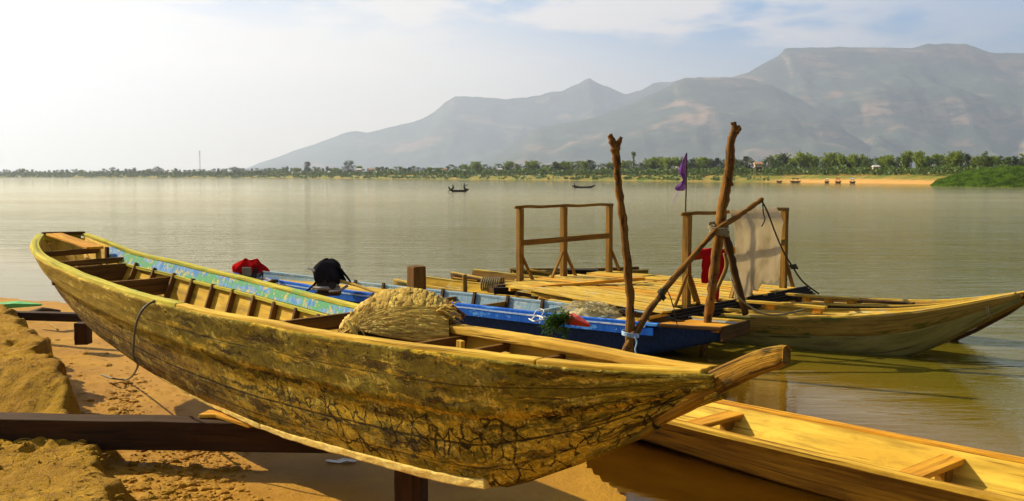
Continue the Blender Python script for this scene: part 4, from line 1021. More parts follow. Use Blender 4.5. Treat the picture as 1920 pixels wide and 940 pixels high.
# leafy bunch hanging over the rail
pc = W(1042, 603, .44); pl = thing('plant_bunch', pc, 'bunch of dark narrow green leaves hanging over the blue rail', 'plant')
lf = MB(); stm = MB(); rnd = random.Random(4)
for k in range(24):
    a = rnd.uniform(0, 6.28); e = [pc + Vector((0, 0, -.02)), pc + Vector((math.cos(a) * .07, math.sin(a) * .05 - .02, rnd.uniform(.0, .08))), pc + Vector((math.cos(a) * .15, math.sin(a) * .08 - .05, rnd.uniform(-.16, .11)))]
    s_ = spline(e, 5); stm.tube(s_, .004, 4)
    for q in s_[2:]:
        for _ in range(3):
            d = Vector((rnd.uniform(-1, 1), rnd.uniform(-1, .4), rnd.uniform(-1.1, .6))).normalized() * rnd.uniform(.05, .10); sd_ = d.cross(Vector((rnd.random(), rnd.random(), 1))).normalized() * .012
            b = len(lf.v); lf.v += [q, q + d * .5 + sd_, q + d, q + d * .5 - sd_]; u_ = rnd.randint(0, 60); lf.face((b, b + 1, b + 2, b + 3), [(u_ + .2, .2), (u_ + .6, .2), (u_ + .6, .6), (u_ + .2, .6)])
M['leafdark'] = leafmat('dark_leaf', (.03, .10, .015), (.07, .17, .02), (.14, .24, .05), .3)
lf.build('leaves', M['leafdark'], pl); stm.build('stems', M['dark'], pl)

# ------------------------------------------------------------------ platform
A0 = Vector((.12, 15.15, 0)); A1 = Vector((1.58, 16.45, 0)); B0 = Vector((2.13, 12.30, 0)); B1 = Vector((3.80, 14.12, 0)); ZD = .475
platf = thing('platform', ((A0 + B1) / 2).to_tuple()[:2] + (.36,), 'square wooden platform of sunlit boards laid across the moored boats', 'platform')
U = (A1 - A0 + B1 - B0) / 2; Vv = (B0 - A0)
def PP(u, v, z=0): return A0.lerp(B0, v).lerp(A1.lerp(B1, v), u) + Vector((0, 0, ZD + z))
rnd = random.Random(11); u = -.30; k = 0
while u < 1.10:
    wv = rnd.uniform(.055, .095); v0 = rnd.uniform(-.10, .04) if u > 0 else rnd.uniform(.02, .2); v1 = rnd.uniform(.98, 1.06)
    mb = MB(); mb.path_board([PP(u + wv / 2, lerp(v0, v1, i / 6), rnd.uniform(-.004, .004)) for i in range(7)], wv * 2.05, .022, None, .002)
    mb.build('deck_board', M['deck'] if rnd.random() < .62 else M[rnd.choice(['orange', 'raw', 'inner'])], platf, bevel=.002); u += wv + .028; k += 1
for v in (.02, .3, .62, .97):
    mb = MB(); mb.board(PP(-.28, v, -.055), PP(1.12, v, -.055), .09, .08, (0, 0, 1), 4, .003); mb.build('joist', M['dark'], platf, bevel=.004)
for uu in (-.22, .35, .95):
    mb = MB(); mb.board(PP(uu, -.05, -.125), PP(uu, 1.10, -.125), .10, .07, (0, 0, 1), 4, .003); mb.build('bearer', M['dark'], platf, bevel=.004)
for k_ in range(4):
    mb = MB(); mb.board(PP(-.25 + .02 * k_, 1.045 + .012 * k_, -.02 - .03 * k_), PP(1.16, 1.05 + .012 * k_, -.0 - .03 * k_), .05, .035, (0, 0, 1), 4, .004); mb.build('edge_beam', M['blackwood'], platf, bevel=.004)
for lab, q0, q1, wd, th, mt in (('long orange plank lying loose across the left part of the platform', WY(955, 543, 14.3), WY(1207, 522, 14.6), .16, .045, 'orange'),
        ('dark broken beam end under the left end of the loose plank', WY(926, 545, 14.5), WY(968, 546, 14.5), .12, .10, 'blackwood'),
        ('narrow pale plank along the near left edge of the platform', WY(1000, 552, 13.9), WY(1175, 574, 12.9), .09, .04, 'deck'),
        ('short pale plank hanging below the near left edge of the platform', WY(1030, 567, 13.3), WY(1075, 573, 13.0), .05, .09, 'deck')):
    mb = MB(); mb.board(q0, q1, wd, th, (0, 0, 1), 6, .003); tag(mb.build('loose_plank', M[mt], bevel=.004), lab, 'plank')
def frame_rail(name, label, P0, P1, h0, hm, mids, dz, tops, mat='mid', tilt=0.0):
    r_ = thing(name, ((P0 + P1) / 2).to_tuple()[:2] + (ZD - .05,), label, 'railing')
    n = len(mids)
    for k, t in enumerate(mids):
        p = P0.lerp(P1, t); mb = MB(); mb.board(p + Vector((0, 0, ZD - .08)), p + Vector((tilt, 0, ZD + h0 - .0)), .085, .085, (P1 - P0), 5, .003); mb.build('post', M[mat], r_, bevel=.005)
        dx = (P1 - P0).normalized()
        for sg in ((1, -1) if k == 1 else (1,)):
            mb = MB(); mb.board(p + dx * .26 * sg + Vector((0, -.05, ZD + .0)), p + dx * .03 * sg + Vector((0, -.05, ZD + .40)), .045, .03, dx, 3, .003); mb.build('brace', M['mid'], r_)
    mb = MB(); q0 = P0.lerp(P1, -.05); q1 = P0.lerp(P1, 1.04)
    mb.tube([q0.lerp(q1, i / 8) + Vector((0, 0, ZD + h0 + tops + .006 * math.sin(i * 2.1))) for i in range(9)], .024, 7, .5); mb.build('top_rail', M['mid'], r_, smooth=True)
    mb = MB(); mb.board(P0 + Vector((0, -.055, ZD + hm)), P1 + Vector((0, -.055, ZD + hm + dz)), .03, .085, (0, 0, 1), 4, .003); mb.build('mid_rail', M['dark'] if tilt else M['mid'], r_, bevel=.003)
    return r_
frame_rail('railing', 'open wooden railing of three posts at the left end of the platform', A0, A1, 1.10, .57, .03, (0, .5, .98), .02) if False else None
frame_rail('railing', 'open wooden railing of three posts at the left end of the platform', A0, A1, 1.09, .575, (0, .47, 1.0), .035, .02)
frame_rail('railing', 'wooden railing at the right end of the platform, with cloths hanging on it', B0, B1, 1.10, .585, (0, .52, 1.0), .07, .015, tilt=.0)

# canvas sheet hung over the top rail
NR = Vector((.735, -.678, 0))
def hang(name, label, cat, mat, p0, p1, ztop, prof, seed, sag=.0, foldamp=.035, holes=None, offn=.09, nx=44, nz=34):
    mb = MB(); P = []
    for i in range(nz + 1):
        row = []
        for j in range(nx + 1):
            u = j / nx; v = i / nz; b = p0.lerp(p1, u); L_ = interp(u, prof)
            z = ztop - L_ * v; n_ = fbm(u * 3.2, v * 1.3, seed) * foldamp * 2 + math.sin(u * 13 + 2 * v + seed) * foldamp * .35 * v
            row.append(Vector((b.x + .035 * fbm(u * 2, v * 3, seed + 3), b.y, z)) + NR * (.055 + offn * min(1, v * 5) + n_ * (.3 + v)))
        P.append(row)
    b0 = mb.grid(P, lambda i, j: (i * .03, j * .03))
    if holes:
        keep = [k for k, f in enumerate(mb.f) if not holes(((k % nx) + .5) / nx, ((k // nx) + .5) / nz)]
        mb.f = [mb.f[k] for k in keep]; mb.uv = [mb.uv[k] for k in keep]; mb.m = [mb.m[k] for k in keep]
    o = mb.build(name, mat, smooth=True, loc=((p0 + p1) / 2).to_tuple()[:2] + (ztop - 1,)); solid(o, .004, 0); return tag(o, label, cat)
cp0 = B0.lerp(B1, .36); cp1 = B0.lerp(B1, .86)
def hol(u, v):
    if (u - .66) ** 2 / .0035 + (v - .80) ** 2 / .008 < 1 + .8 * fbm(u * 9, v * 9, 2): return True
    if (u - .80) ** 2 / .0012 + (v - .86) ** 2 / .004 < 1: return True
    return False
hang('canvas_sheet', 'tattered beige canvas sheet hung over the right railing', 'cloth', M['canvas'], cp0, cp1, ZD + 1.145,
     [(0, 1.18), (.08, 1.28), (.16, 1.16), (.24, 1.33), (.33, 1.27), (.42, 1.06), (.52, 1.10), (.6, .98), (.68, 1.02), (.78, .98), (.86, 1.05), (1, .98)], 3)
rc0 = B0.lerp(B1, .04); rc1 = B0.lerp(B1, .27)
hang('red_cloth', 'bright red cloth hung on the middle rail of the right railing', 'cloth', M['redcloth'], rc0 + Vector((0, -.04, 0)), rc1 + Vector((0, -.04, 0)), ZD + .68,
     [(0, .40), (.2, .42), (.40, .40), (.46, .40), (.50, .62), (.66, .66), (.70, .42), (1, .36)], 9, foldamp=.045, nx=26, nz=20)
# purple flag
fp = B0 + Vector((-.03, 0, 0)); zt = WY(1285, 287, 12.3).z
fl_ = thing('flag', (fp.x, fp.y, ZD + 1.1), 'small ragged purple flag on a thin stick above the right railing', 'flag')
mb = MB(); mb.tube([fp + Vector((0, 0, ZD + .7)), fp + Vector((.01, 0, 1.9)), Vector(((1286 - 960) / F * 12.3, 12.3, zt))], .009, 6); mb.build('flag_stick', M['dark'], fl_)
mb = MB(); prof = [(287, 1286, 1287), (300, 1280, 1287), (315, 1273, 1286), (322, 1273, 1286), (332, 1278, 1286), (338, 1281, 1285), (344, 1275, 1285), (350, 1267, 1286), (354, 1264, 1285), (358, 1271, 1281)]
P = []
for k, (y, xl, xr) in enumerate(prof):
    P.append([WY(lerp(xl, xr, j / 8), y + .5 * math.sin(j * 2.2 + k), 12.28 - .05 * math.sin(j * 1.7 + k * .5) * (1 - j / 8) - .02 * j / 8) for j in range(9)])
mb.grid(P); o = mb.build('flag_cloth', M['purple'], fl_, smooth=True); solid(o, .005, 0)
mb = MB(); mb.path_board([WY(1278, 353, 12.25), WY(1272, 361, 12.25), WY(1267, 370, 12.25), WY(1259, 383, 12.25)], [.03, .025, .012, .012], .004); mb.build('flag_tatter', M['purple'], fl_)

# ------------------------------------------------------------------ poles
def pole(name, label, segs, seed, mat=None, cat='pole', rough=.5, br=()):
    r_ = thing(name, segs[0][0], label, cat) if br else None
    pts = spline([s[0] for s in segs], 6); rad = []
    segs = [(a, b * .78) for a, b in segs]
    for i in range(len(segs) - 1):
        for k in range(6): rad.append(lerp(segs[i][1], segs[i + 1][1], k / 6))
    rad.append(segs[-1][1])
    mb = MB(); mb.tube(pts, rad, 12, rough, 3, seed)
    if br:
        mb.build('trunk', mat or M['bark'], r_, smooth=True)
        for q in br:
            m2 = MB(); m2.tube(spline([x[0] for x in q], 4), [lerp(q[0][1], q[-1][1], i / (4 * (len(q) - 1))) for i in range(4 * (len(q) - 1) + 1)], 9, rough, 3, seed + 1); m2.build('branch_stub', mat or M['bark'], r_, smooth=True)
        return r_
    return tag(mb.build(name, mat or M['bark'], smooth=True), label, cat)
Yp = 10.7
pole('forked_pole', 'tall crooked mooring pole with a forked top, left of the flag', [(Vector((1.24, Yp, -.4)), .060), (WY(1180, 640, Yp), .058), (WY(1181, 560, Yp), .058), (WY(1175, 480, Yp), .058), (WY(1169, 420, Yp), .056), (WY(1161, 360, Yp), .052), (WY(1157, 310, Yp), .050), (WY(1154, 280, Yp), .058), (WY(1152, 270, Yp), .045)], 1, rough=.9,
     br=([(WY(1154, 282, Yp), .05), (WY(1149, 268, Yp), .036), (WY(1144, 256, Yp), .028), (WY(1142, 253, Yp), .018)], [(WY(1155, 280, Yp), .04), (WY(1160, 268, Yp), .028), (WY(1165, 257, Yp), .018)]))
Y2 = 11.55
pole('bent_pole', 'tallest crooked pole, bent and knobbed at the top, in front of the canvas', [(WY(1316, 680, Y2), .05), (WY(1327, 600, Y2), .062), (WY(1336, 530, Y2), .068), (WY(1345, 460, Y2), .075), (WY(1353, 400, Y2), .082), (WY(1362, 350, Y2), .078), (WY(1368, 310, Y2), .066), (WY(1370, 270, Y2), .060), (WY(1377, 246, Y2), .056), (WY(1379, 236, Y2), .052)], 5, rough=.8,
     br=([(WY(1378, 250, Y2), .04), (WY(1376, 238, Y2), .032), (WY(1375, 229, Y2), .030)], [(WY(1379, 248, Y2), .045), (WY(1385, 241, Y2), .038), (WY(1388, 239, Y2), .032)], [(WY(1366, 345, Y2), .05), (WY(1372, 341, Y2), .034)]))
pole('leaning_pole', 'long knotty pole leaning diagonally up to the right, tied to both upright poles', [(WY(1160, 680, 10.55), .050), (WY(1178, 648, 10.6), .050), (WY(1212, 590, 10.75), .046), (WY(1240, 552, 10.9), .046), (WY(1272, 512, 11.05), .044), (WY(1305, 474, 11.2), .042), (WY(1342, 434, 11.35), .044), (WY(1385, 405, 11.6), .040), (WY(1412, 386, 11.7), .036), (WY(1429, 374, 11.8), .034)], 9, rough=.9)
pole('prop_pole', 'dark slanting prop pole just right of the tallest pole', [(WY(1398, 590, 11.75), .05), (WY(1380, 520, 11.7), .055), (WY(1366, 460, 11.68), .06), (WY(1352, 410, 11.66), .055)], 13, M['dark'], rough=.7)
pole('crossed_branch', 'thin grey branch crossing behind the tallest pole', [(WY(1320, 590, 11.9), .026), (WY(1345, 540, 11.85), .026), (WY(1362, 500, 11.8), .032), (WY(1358, 475, 11.8), .02)], 15, M['grey'], rough=.9)
pole('short_stake', 'short dark stake beside the stern of the olive boat', [(WY(873, 575, 14.4), .045), (WY(872, 540, 14.4), .042), (WY(871, 515, 14.4), .042)], 17, M['mid'], rough=.3)
pole('wooden_spar', 'thin spar lying from the platform down into the bow of the blue boat', [(WY(1195, 602, 11.5), .022), (WY(1230, 594, 11.6), .024), (WY(1262, 588, 11.8), .022)], 19, M['orange'], rough=.4)
pole('crooked_prop', 'thin slanting prop between the leaning pole and the right railing', [(WY(1259, 590, 12.0), .026), (WY(1275, 550, 12.0), .026), (WY(1288, 515, 12.0), .024)], 21, M['mid'], rough=.5)
pole('crooked_prop', 'thin slanting prop leaning left of the near post of the right railing', [(WY(1303, 566, 12.1), .022), (WY(1293, 535, 12.1), .022), (WY(1290, 520, 12.1), .02)], 22, M['mid'], rough=.5)
# lashings and ropes
def ropes(name, label, mat, items):
    mb = MB()
    for pts, r in items: mb.tube(spline(pts, 5), r, 6)
    return tag(mb.build(name, mat, smooth=True), label, 'rope')
def coil(c, ax, r, turns, pitch, seed=0, tilt=.3):
    pts = []; c = Vector(c); ax = Vector(ax).normalized(); a = ax.cross(Vector((0, 1, .1))).normalized(); b = ax.cross(a)
    for k in range(int(turns * 10) + 1):
        t = k / 10 * 6.283; pts.append(c + a * math.cos(t) * r + b * math.sin(t) * r + ax * (k / 10 * pitch + tilt * .05 * math.cos(t + seed)))
    return pts
ropes('rope_lashing', 'grey rope lashing wound round the tallest pole and the leaning pole', M['rope'], [(coil(WY(1348, 440, 11.45), (.12, 0, 1), .105, 4, .018), .011), (coil(WY(1346, 428, 11.45), (.2, 0, 1), .11, 2, .02, 2, .6), .009)])
ropes('rope_lashing', 'thin cord wound round the middle of the leaning pole', M['darkrope'], [(coil(WY(1238, 556, 10.88), (.75, 0, .8), .055, 4, .012), .007), ([WY(1232, 560, 10.8), WY(1245, 540, 10.8), WY(1256, 555, 10.85), WY(1262, 575, 10.85)], .006), ([WY(1215, 600, 10.8), WY(1222, 580, 10.8), WY(1236, 562, 10.8)], .006)])
ropes('string_tie', 'pale blue string tying the forked pole to the foot of the leaning pole', M['bluestring'], [(coil(WY(1182, 630, 10.65), (0, 0, 1), .085, 4, .010), .009), ([WY(1190, 632, 10.5), WY(1194, 642, 10.5), WY(1191, 655, 10.5), WY(1193, 664, 10.5)], .008)])
rl = ropes('mooring_rope', 'dark rope from the tip of the leaning pole down to the brown boat', M['darkrope'], [([WY(1428, 376, 11.75), WY(1440, 400, 11.9), WY(1455, 440, 12.1), WY(1472, 478, 12.4), WY(1486, 500, 12.6), WY(1505, 528, 12.9), WY(1535, 551, 13.2)], .011), (coil(WY(1486, 497, 12.6), (.5, 0, -.8), .03, 3, .018), .014)])
ropes('rope_end', 'short loose rope end hanging from the tip of the leaning pole', M['darkrope'], [([WY(1430, 378, 11.75), WY(1431, 398, 11.75), WY(1434, 412, 11.75), WY(1428, 425, 11.75)], .008)])
ropes('mooring_rope', 'slack brown rope running from the poles along the deck of the olive boat', M['rope'], [([WY(1370, 520, 11.6), WY(1384, 555, 11.5), WY(1402, 572, 11.5), WY(1430, 588, 11.4), WY(1465, 590, 11.4), WY(1510, 580, 11.6)], .011)])
ropes('thin_line', 'thin line hanging from the leaning pole into the bow of the blue boat', M['darkrope'], [([WY(1262, 570, 10.9), WY(1266, 590, 10.9), WY(1270, 612, 10.9)], .005)])
ropes('bow_rope', 'small rope loop tied round the bow tip of the olive boat', M['rope'], [(coil(FD.P(.32, 0, .60), (1, -.7, .4), .10, 2, .02), .008)])
ropes('rope_wrap', 'pale rope wrapped round the left end of the brown boat', M['rope'], [(coil(WY(905, 532, 15.6), (1, -.3, 0), .10, 9, .035), .014)])

# small grey boat behind the platform
FFT = [(0, .10, .42, .05, .05, 0), (.5, .26, .40, .15, -.1, 0), (1.6, .33, .38, .2, -.12, 0), (2.4, .30, .40, .18, -.1, 0)]
o_ = Vector((-.02, 17.6, 0)); FF = Frame(o_, Vector((.985, .17, 0)), Vector((.17, -.985, 0)), FFT)
sb = thing('small_boat', o_ + Vector((1, .1, 0)), 'small grey boat seen behind the left railing of the platform', 'boat')
simple_hull(sb, FF, 0, 2.4, .15, M['grey'], M['dark'], None, .025, .004, seed=31, nh=4); gunwales(sb, FF, 0, 2.4, .05, .03, M['grey'])
for a in (.6, 1.5): cross(sb, FF, a, .38, .04, .12, M['grey'])
mb = MB(); c_ = WY(1092, 511, 17.3); mb.board(c_ + Vector((-.26, 0, -.04)), c_ + Vector((.22, 0, -.03)), .3, .15, (0, 0, 1), 3, .01); mb.board(c_ + Vector((-.28, 0, .045)), c_ + Vector((.26, 0, .045)), .34, .02, (0, 0, 1), 3, .004)
tag(mb.build('tarred_crate', M['blackwood'], bevel=.006), 'low black crate behind the middle post of the left railing', 'crate')
mb = MB(); mb.tube([WY(985, 505, 16.6), WY(1015, 510, 16.6), WY(1050, 518, 16.5)], .018, 6); tag(mb.build('thin_oar', M['twig'], smooth=True), 'thin pale oar lying in the small grey boat', 'oar')
for k, (x0, y0, x1, y1, Y) in enumerate(((848, 523, 895, 529, 16.6), (1010, 560, 1032, 566, 13.5))):
    mb = MB(); mb.board(WY(x0, y0, Y), WY(x1, y1, Y), .10, .05, (0, 0, 1), 3, .004); tag(mb.build('loose_plank', M['orange'], bevel=.004), ('short orange plank on the left end of the brown boat', 'stubby plank end sticking out below the platform near the blue boat')[k], 'plank')

# ================================================================== people and boats out on the river
def figure(name, label, loc, joints, edges, rads, hat=False, pole_=None, cat='person', scale=1.0, yaw=0):
    me = bpy.data.meshes.new(name); cy, sy = math.cos(yaw), math.sin(yaw)
    me.from_pydata([((x * cy - y * sy) * scale, (x * sy + y * cy) * scale, z * scale) for x, y, z in joints], edges, [])
    o = bpy.data.objects.new(name, me); COL.objects.link(o); o.location = loc; me.materials.append(M['shirt'])
    sk = o.modifiers.new('skin', 'SKIN'); sv = me.skin_vertices[0] if me.skin_vertices else None
    if sv is None:
        bpy.context.view_layer.objects.active = o; sv = me.skin_vertices.new() if hasattr(me.skin_vertices, 'new') else None
    layer = me.skin_vertices[0]
    for i, r in enumerate(rads): layer.data[i].radius = (r * scale, r * scale)
    layer.data[0].use_root = True; sub = o.modifiers.new('sub', 'SUBSURF'); sub.levels = sub.render_levels = 2
    tag(o, label, cat); return o
# joints: pelvis, chest, neck, head, crown | shoulders elbows hands | knees feet
def body(kind):
    if kind == 'sit_paddle':
        J = [(0, 0, .12), (.04, 0, .36), (.07, 0, .56), (.09, 0, .64), (.12, 0, .76), (.13, 0, .84), (.08, .18, .52), (.22, .22, .32), (.42, .16, .26), (.08, -.18, .52), (.24, -.22, .34), (.44, -.10, .22), (.38, .14, .26), (.60, .12, .06), (.38, -.14, .26), (.60, -.12, .06), (.70, .12, .03), (.70, -.12, .03)]
    elif kind == 'kneel_cast':
        J = [(0, 0, .22), (.03, 0, .50), (.03, 0, .72), (.04, 0, .82), (.05, 0, .94), (.05, 0, 1.02), (.05, .18, .68), (.28, .22, .72), (.52, .20, .84), (.03, -.18, .68), (.10, -.24, .44), (.28, -.2, .34), (.12, .14, .12), (-.22, .16, .05), (.34, -.14, .30), (.34, -.14, .02), (-.32, .16, .04), (.44, -.14, .02)]
    else:
        J = [(0, 0, .10), (-.02, 0, .34), (-.02, 0, .54), (.0, 0, .62), (.01, 0, .74), (.01, 0, .82), (-.02, .18, .50), (.10, .24, .30), (.30, .20, .24), (-.02, -.18, .50), (.12, -.24, .32), (.30, -.18, .26), (.36, .14, .24), (.56, .12, .04), (.36, -.14, .24), (.56, -.12, .04), (.66, .12, .03), (.66, -.12, .03)]
    E = [(0, 1), (1, 2), (2, 3), (3, 4), (4, 5), (2, 6), (6, 7), (7, 8), (2, 9), (9, 10), (10, 11), (0, 12), (12, 13), (0, 14), (14, 15), (13, 16), (15, 17)]
    r = [.15, .14, .13, .055, .10, .07, .065, .05, .035, .065, .05, .035, .085, .055, .085, .055, .04, .04]
    return J, E, r
def river_boat(name, label, px, Y, length, x_sign, lift, mat, beam=.34):
    c = Vector((bx(px, Y), Y, 0)); T_ = [(0, .03, .55 * lift + .1, .02, .42 * lift, 0), (length * .12, .2, .34, .1, .08, 0), (length * .3, beam, .25, .2, -.05, 0), (length * .7, beam, .25, .2, -.05, 0), (length * .9, .22, .30, .12, .05, 0), (length, .06, .40, .04, .25, 0)]
    o = c - Vector((x_sign * length / 2, 0, 0)); fr = Frame(o, Vector((x_sign, .12, 0)).normalized(), Vector((.12 * x_sign, -1, 0)).normalized(), T_)
    r_ = thing(name, c, label, 'boat'); simple_hull(r_, fr, 0, length, length / 14, mat, mat, None, .03, .0, nh=3)
    for sg in (1, -1):
        mb = MB(); rail(mb, fr, 0, length, sg, .05, .04, .01, 0, .3); mb.build('gunwale', mat, r_)
    return r_, fr
Y1 = 3895 / 30.0
r_, f1 = river_boat('fishing_boat', 'dark rowing boat with two people, out on the river left of centre', 860, Y1, 2.6, 1, 1.1, M['blackwood'])
fo = figure('person', 'person in dark clothes crouching low at the left end of the two-person boat', (bx(851, Y1), Y1, .10), *body('sit_paddle'), yaw=math.pi)
figure('person', 'person in dark clothes kneeling upright with one arm stretched out right', (bx(870, Y1), Y1, .10), *body('kneel_cast'))
mb = MB(); mb.tube([Vector((bx(849, Y1), Y1 - .3, .45)), Vector((bx(840, Y1), Y1 - .4, -.05))], .02, 6); mb.board(Vector((bx(841, Y1), Y1 - .4, 0)), Vector((bx(838.5, Y1), Y1 - .42, -.2)), .14, .02, (0, 1, 0)); tag(mb.build('paddle', M['dark']), 'paddle dipped in the water at the left end of the two-person boat', 'paddle')
mb = MB(); mb.tube([Vector((bx(866, Y1), Y1 + .2, .2)), Vector((bx(865, Y1), Y1 + .2, 1.0))], .018, 5); tag(mb.build('thin_stick', M['dark']), 'thin upright stick between the two people in the boat', 'stick')
Y2b = 3895 / 22.5
r_, f2 = river_boat('fishing_boat', 'long thin dark canoe with one person, out on the river right of centre', 1094, Y2b, 3.9, -1, .8, M['blackwood'], .26)
figure('person', 'person in dark clothes sitting at the left end of the thin canoe', (bx(1077, Y2b), Y2b, .08), *body('sit'))
Y3 = 3895 / 5.2
r_, f3 = river_boat('river_boat', 'tiny yellowish boat near the far bank on the left', 527, Y3, 6.2, 1, .8, M['orange'], .6)

# ================================================================== far trees
M['leafA'] = leafmat('tree_leaf', (.065, .115, .012), (.10, .155, .016), (.11, .15, .025), .25)
M['leafB'] = leafmat('bamboo_leaf', (.15, .22, .010), (.22, .29, .016), (.26, .30, .04), .35)
M['leafC'] = leafmat('dark_tree_leaf', (.020, .048, .014), (.035, .065, .016), (.05, .08, .02), .2)
M['leafP'] = leafmat('palm_leaf', (.04, .075, .014), (.07, .11, .018), (.12, .14, .03), .2)
M['trunk'] = plain('tree_trunk', (.12, .09, .05), .9)
def leaf_quads(mb, c, r, n, rnd, size, sq=(1, 1, 1), droop=0):
    for _ in range(n):
        d = Vector((rnd.gauss(0, 1), rnd.gauss(0, 1), rnd.gauss(0, 1))); d.normalize(); q = c + Vector((d.x * sq[0], d.y * sq[1], d.z * sq[2])) * r * rnd.uniform(.35, 1.05)
        a = Vector((rnd.uniform(-1, 1), rnd.uniform(-1, 1), rnd.uniform(-1, 1) - droop)).normalized(); b = a.cross(Vector((rnd.uniform(-1, 1), rnd.uniform(-1, 1), rnd.uniform(-1, 1)))).normalized()
        s_ = size * rnd.uniform(.6, 1.4); i = len(mb.v); mb.v += [q - a * s_, q + b * s_ * .45, q + a * s_, q - b * s_ * .45]; u_ = rnd.randint(0, 400)
        mb.face((i, i + 1, i + 2, i + 3), [(u_ + .2, .2), (u_ + .6, .2), (u_ + .6, .6), (u_ + .2, .6)])
def proto(kind, seed):
    """unit-height tree (height about 1)"""
    rnd = random.Random(seed); root = thing({'round': 'leafy_tree', 'dome': 'leafy_tree', 'bamboo': 'bamboo_clump', 'palm': 'palm_tree', 'tall': 'leafy_tree', 'fan': 'fan_palm'}[kind], (0, 0, 0), 'x', 'tree')
    cr = MB(); tk = MB()
    if kind in ('round', 'dome', 'tall'):
        H_ = {'round': .95, 'dome': .95, 'tall': 1}[kind]; wd = {'round': .36, 'dome': .62, 'tall': .27}[kind]
        tk.tube([Vector((0, 0, -.1)), Vector((.01, 0, .25)), Vector((.0, .01, .6))], [.035, .028, .012], 6)
        nc_ = 44 if kind != 'dome' else 52
        for k in range(nc_):
            t = rnd.random(); zz = lerp(.10, H_ - .10, t); prof = math.sin(math.pi * min(1, .22 + .74 * t)) ** .6; a = rnd.uniform(0, 6.28); rr = wd * prof * rnd.uniform(.2, .95)
            c = Vector((math.cos(a) * rr, math.sin(a) * rr, zz)); leaf_quads(cr, c, rnd.uniform(.08, .15), 26, rnd, .036)
            if k % 3 == 0: tk.tube([Vector((0, 0, .2 + .2 * t)), c * .6 + Vector((0, 0, zz * .35)), c], [.014, .01, .004], 4)
        mt = 'leafC' if kind != 'round' else 'leafA'
    elif kind == 'bamboo':
        for k in range(34):
            a = rnd.uniform(0, 6.28); r = rnd.uniform(.06, .50); h = rnd.uniform(.6, 1.0); top = Vector((math.cos(a) * r, math.sin(a) * r, h)); mid = Vector((math.cos(a) * r * .35, math.sin(a) * r * .35, h * .6))
            s_ = spline([Vector((math.cos(a) * .05, math.sin(a) * .05, -.1)), mid, top], 6); tk.tube(s_, [.009] * len(s_), 4)
            for q in s_[1:]: leaf_quads(cr, q, .10, 12, rnd, .040, (1, 1, .9), .6)
        mt = 'leafB'
    elif kind == 'palm':
        s_ = spline([Vector((0, 0, -.1)), Vector((.03, 0, .4)), Vector((.02, 0, .82))], 5); tk.tube(s_, .017, 6)
        for k in range(17):
            a = k / 17 * 6.283 + rnd.random() * .3; e = rnd.uniform(-.3, .9); L_ = .27; pts = [Vector((.02, 0, .82)) + Vector((math.cos(a) * L_ * t, math.sin(a) * L_ * t, L_ * (math.sin(e) * t * 1.1 - .75 * t * t))) for t in (0, .3, .6, .85, 1)]
            for p_, q_ in zip(pts, pts[1:]):
                for w_ in range(7):
                    c = p_.lerp(q_, w_ / 7); sd_ = Vector((-math.sin(a), math.cos(a), -.5)) * .06 * (1 if w_ % 2 else -1) + Vector((0, 0, -.03)); i = len(cr.v); ax = (q_ - p_).normalized() * .012
                    sd_ = Vector((sd_.x, sd_.y, -.035)); cr.v += [c - ax, c + ax, c + sd_ + ax]; u_ = rnd.randint(0, 99); cr.face((i, i + 1, i + 2), [(u_ + .2, .2), (u_ + .5, .2), (u_ + .5, .5)])
        mt = 'leafP'
    else:
        for dx, h in ((-.05, .93), (.07, .88)):
            tk.tube([Vector((dx * .4, 0, -.1)), Vector((dx, 0, .5)), Vector((dx * 1.1, 0, h))], .02, 6)
            for k in range(7): leaf_quads(cr, Vector((dx * 1.1 + rnd.uniform(-.05, .05), rnd.uniform(-.05, .05), h + rnd.uniform(-.05, .05))), .075, 24, rnd, .035)
            for k in range(12): leaf_quads(cr, Vector((dx + rnd.uniform(-.05, .05), rnd.uniform(-.04, .04), h * rnd.uniform(.1, .85))), .05, 14, rnd, .03)
        mt = 'leafA'
    cr.build('crown', M[mt], root); tk.build('trunk', M['trunk'], root); return root
PR = {k: [proto(k, s) for s in range(sd, sd + n)] for k, sd, n in (('round', 1, 4), ('dome', 20, 2), ('bamboo', 30, 4), ('palm', 40, 3), ('tall', 50, 3), ('fan', 60, 1))}
used = {}
TOP = [(-60, 319), (0, 318), (200, 316.5), (400, 315), (560, 313), (760, 312), (900, 307), (1000, 305), (1100, 302), (1180, 301), (1300, 297), (1440, 294), (1560, 292), (1660, 295), (1780, 292), (1920, 290)]
def base_z(Y, Y0): return 2.6
SEGS = [(330, 'at the far left of the far bank'), (700, 'on the far bank left of the pointed peak'), (1130, 'on the far bank left of the forked pole'), (1370, 'on the far bank right of the forked pole'), (1700, 'on the far bank right of the tallest pole'), (3000, 'on the bank behind the grassy mound')]
KIND = {'round': 'green leafy tree', 'dome': 'broad dark spreading tree', 'bamboo': 'bright green feathery bamboo clump', 'palm': 'coconut palm with drooping fronds', 'tall': 'dark dense upright tree', 'fan': 'tall vine-covered tree with a forked round top'}
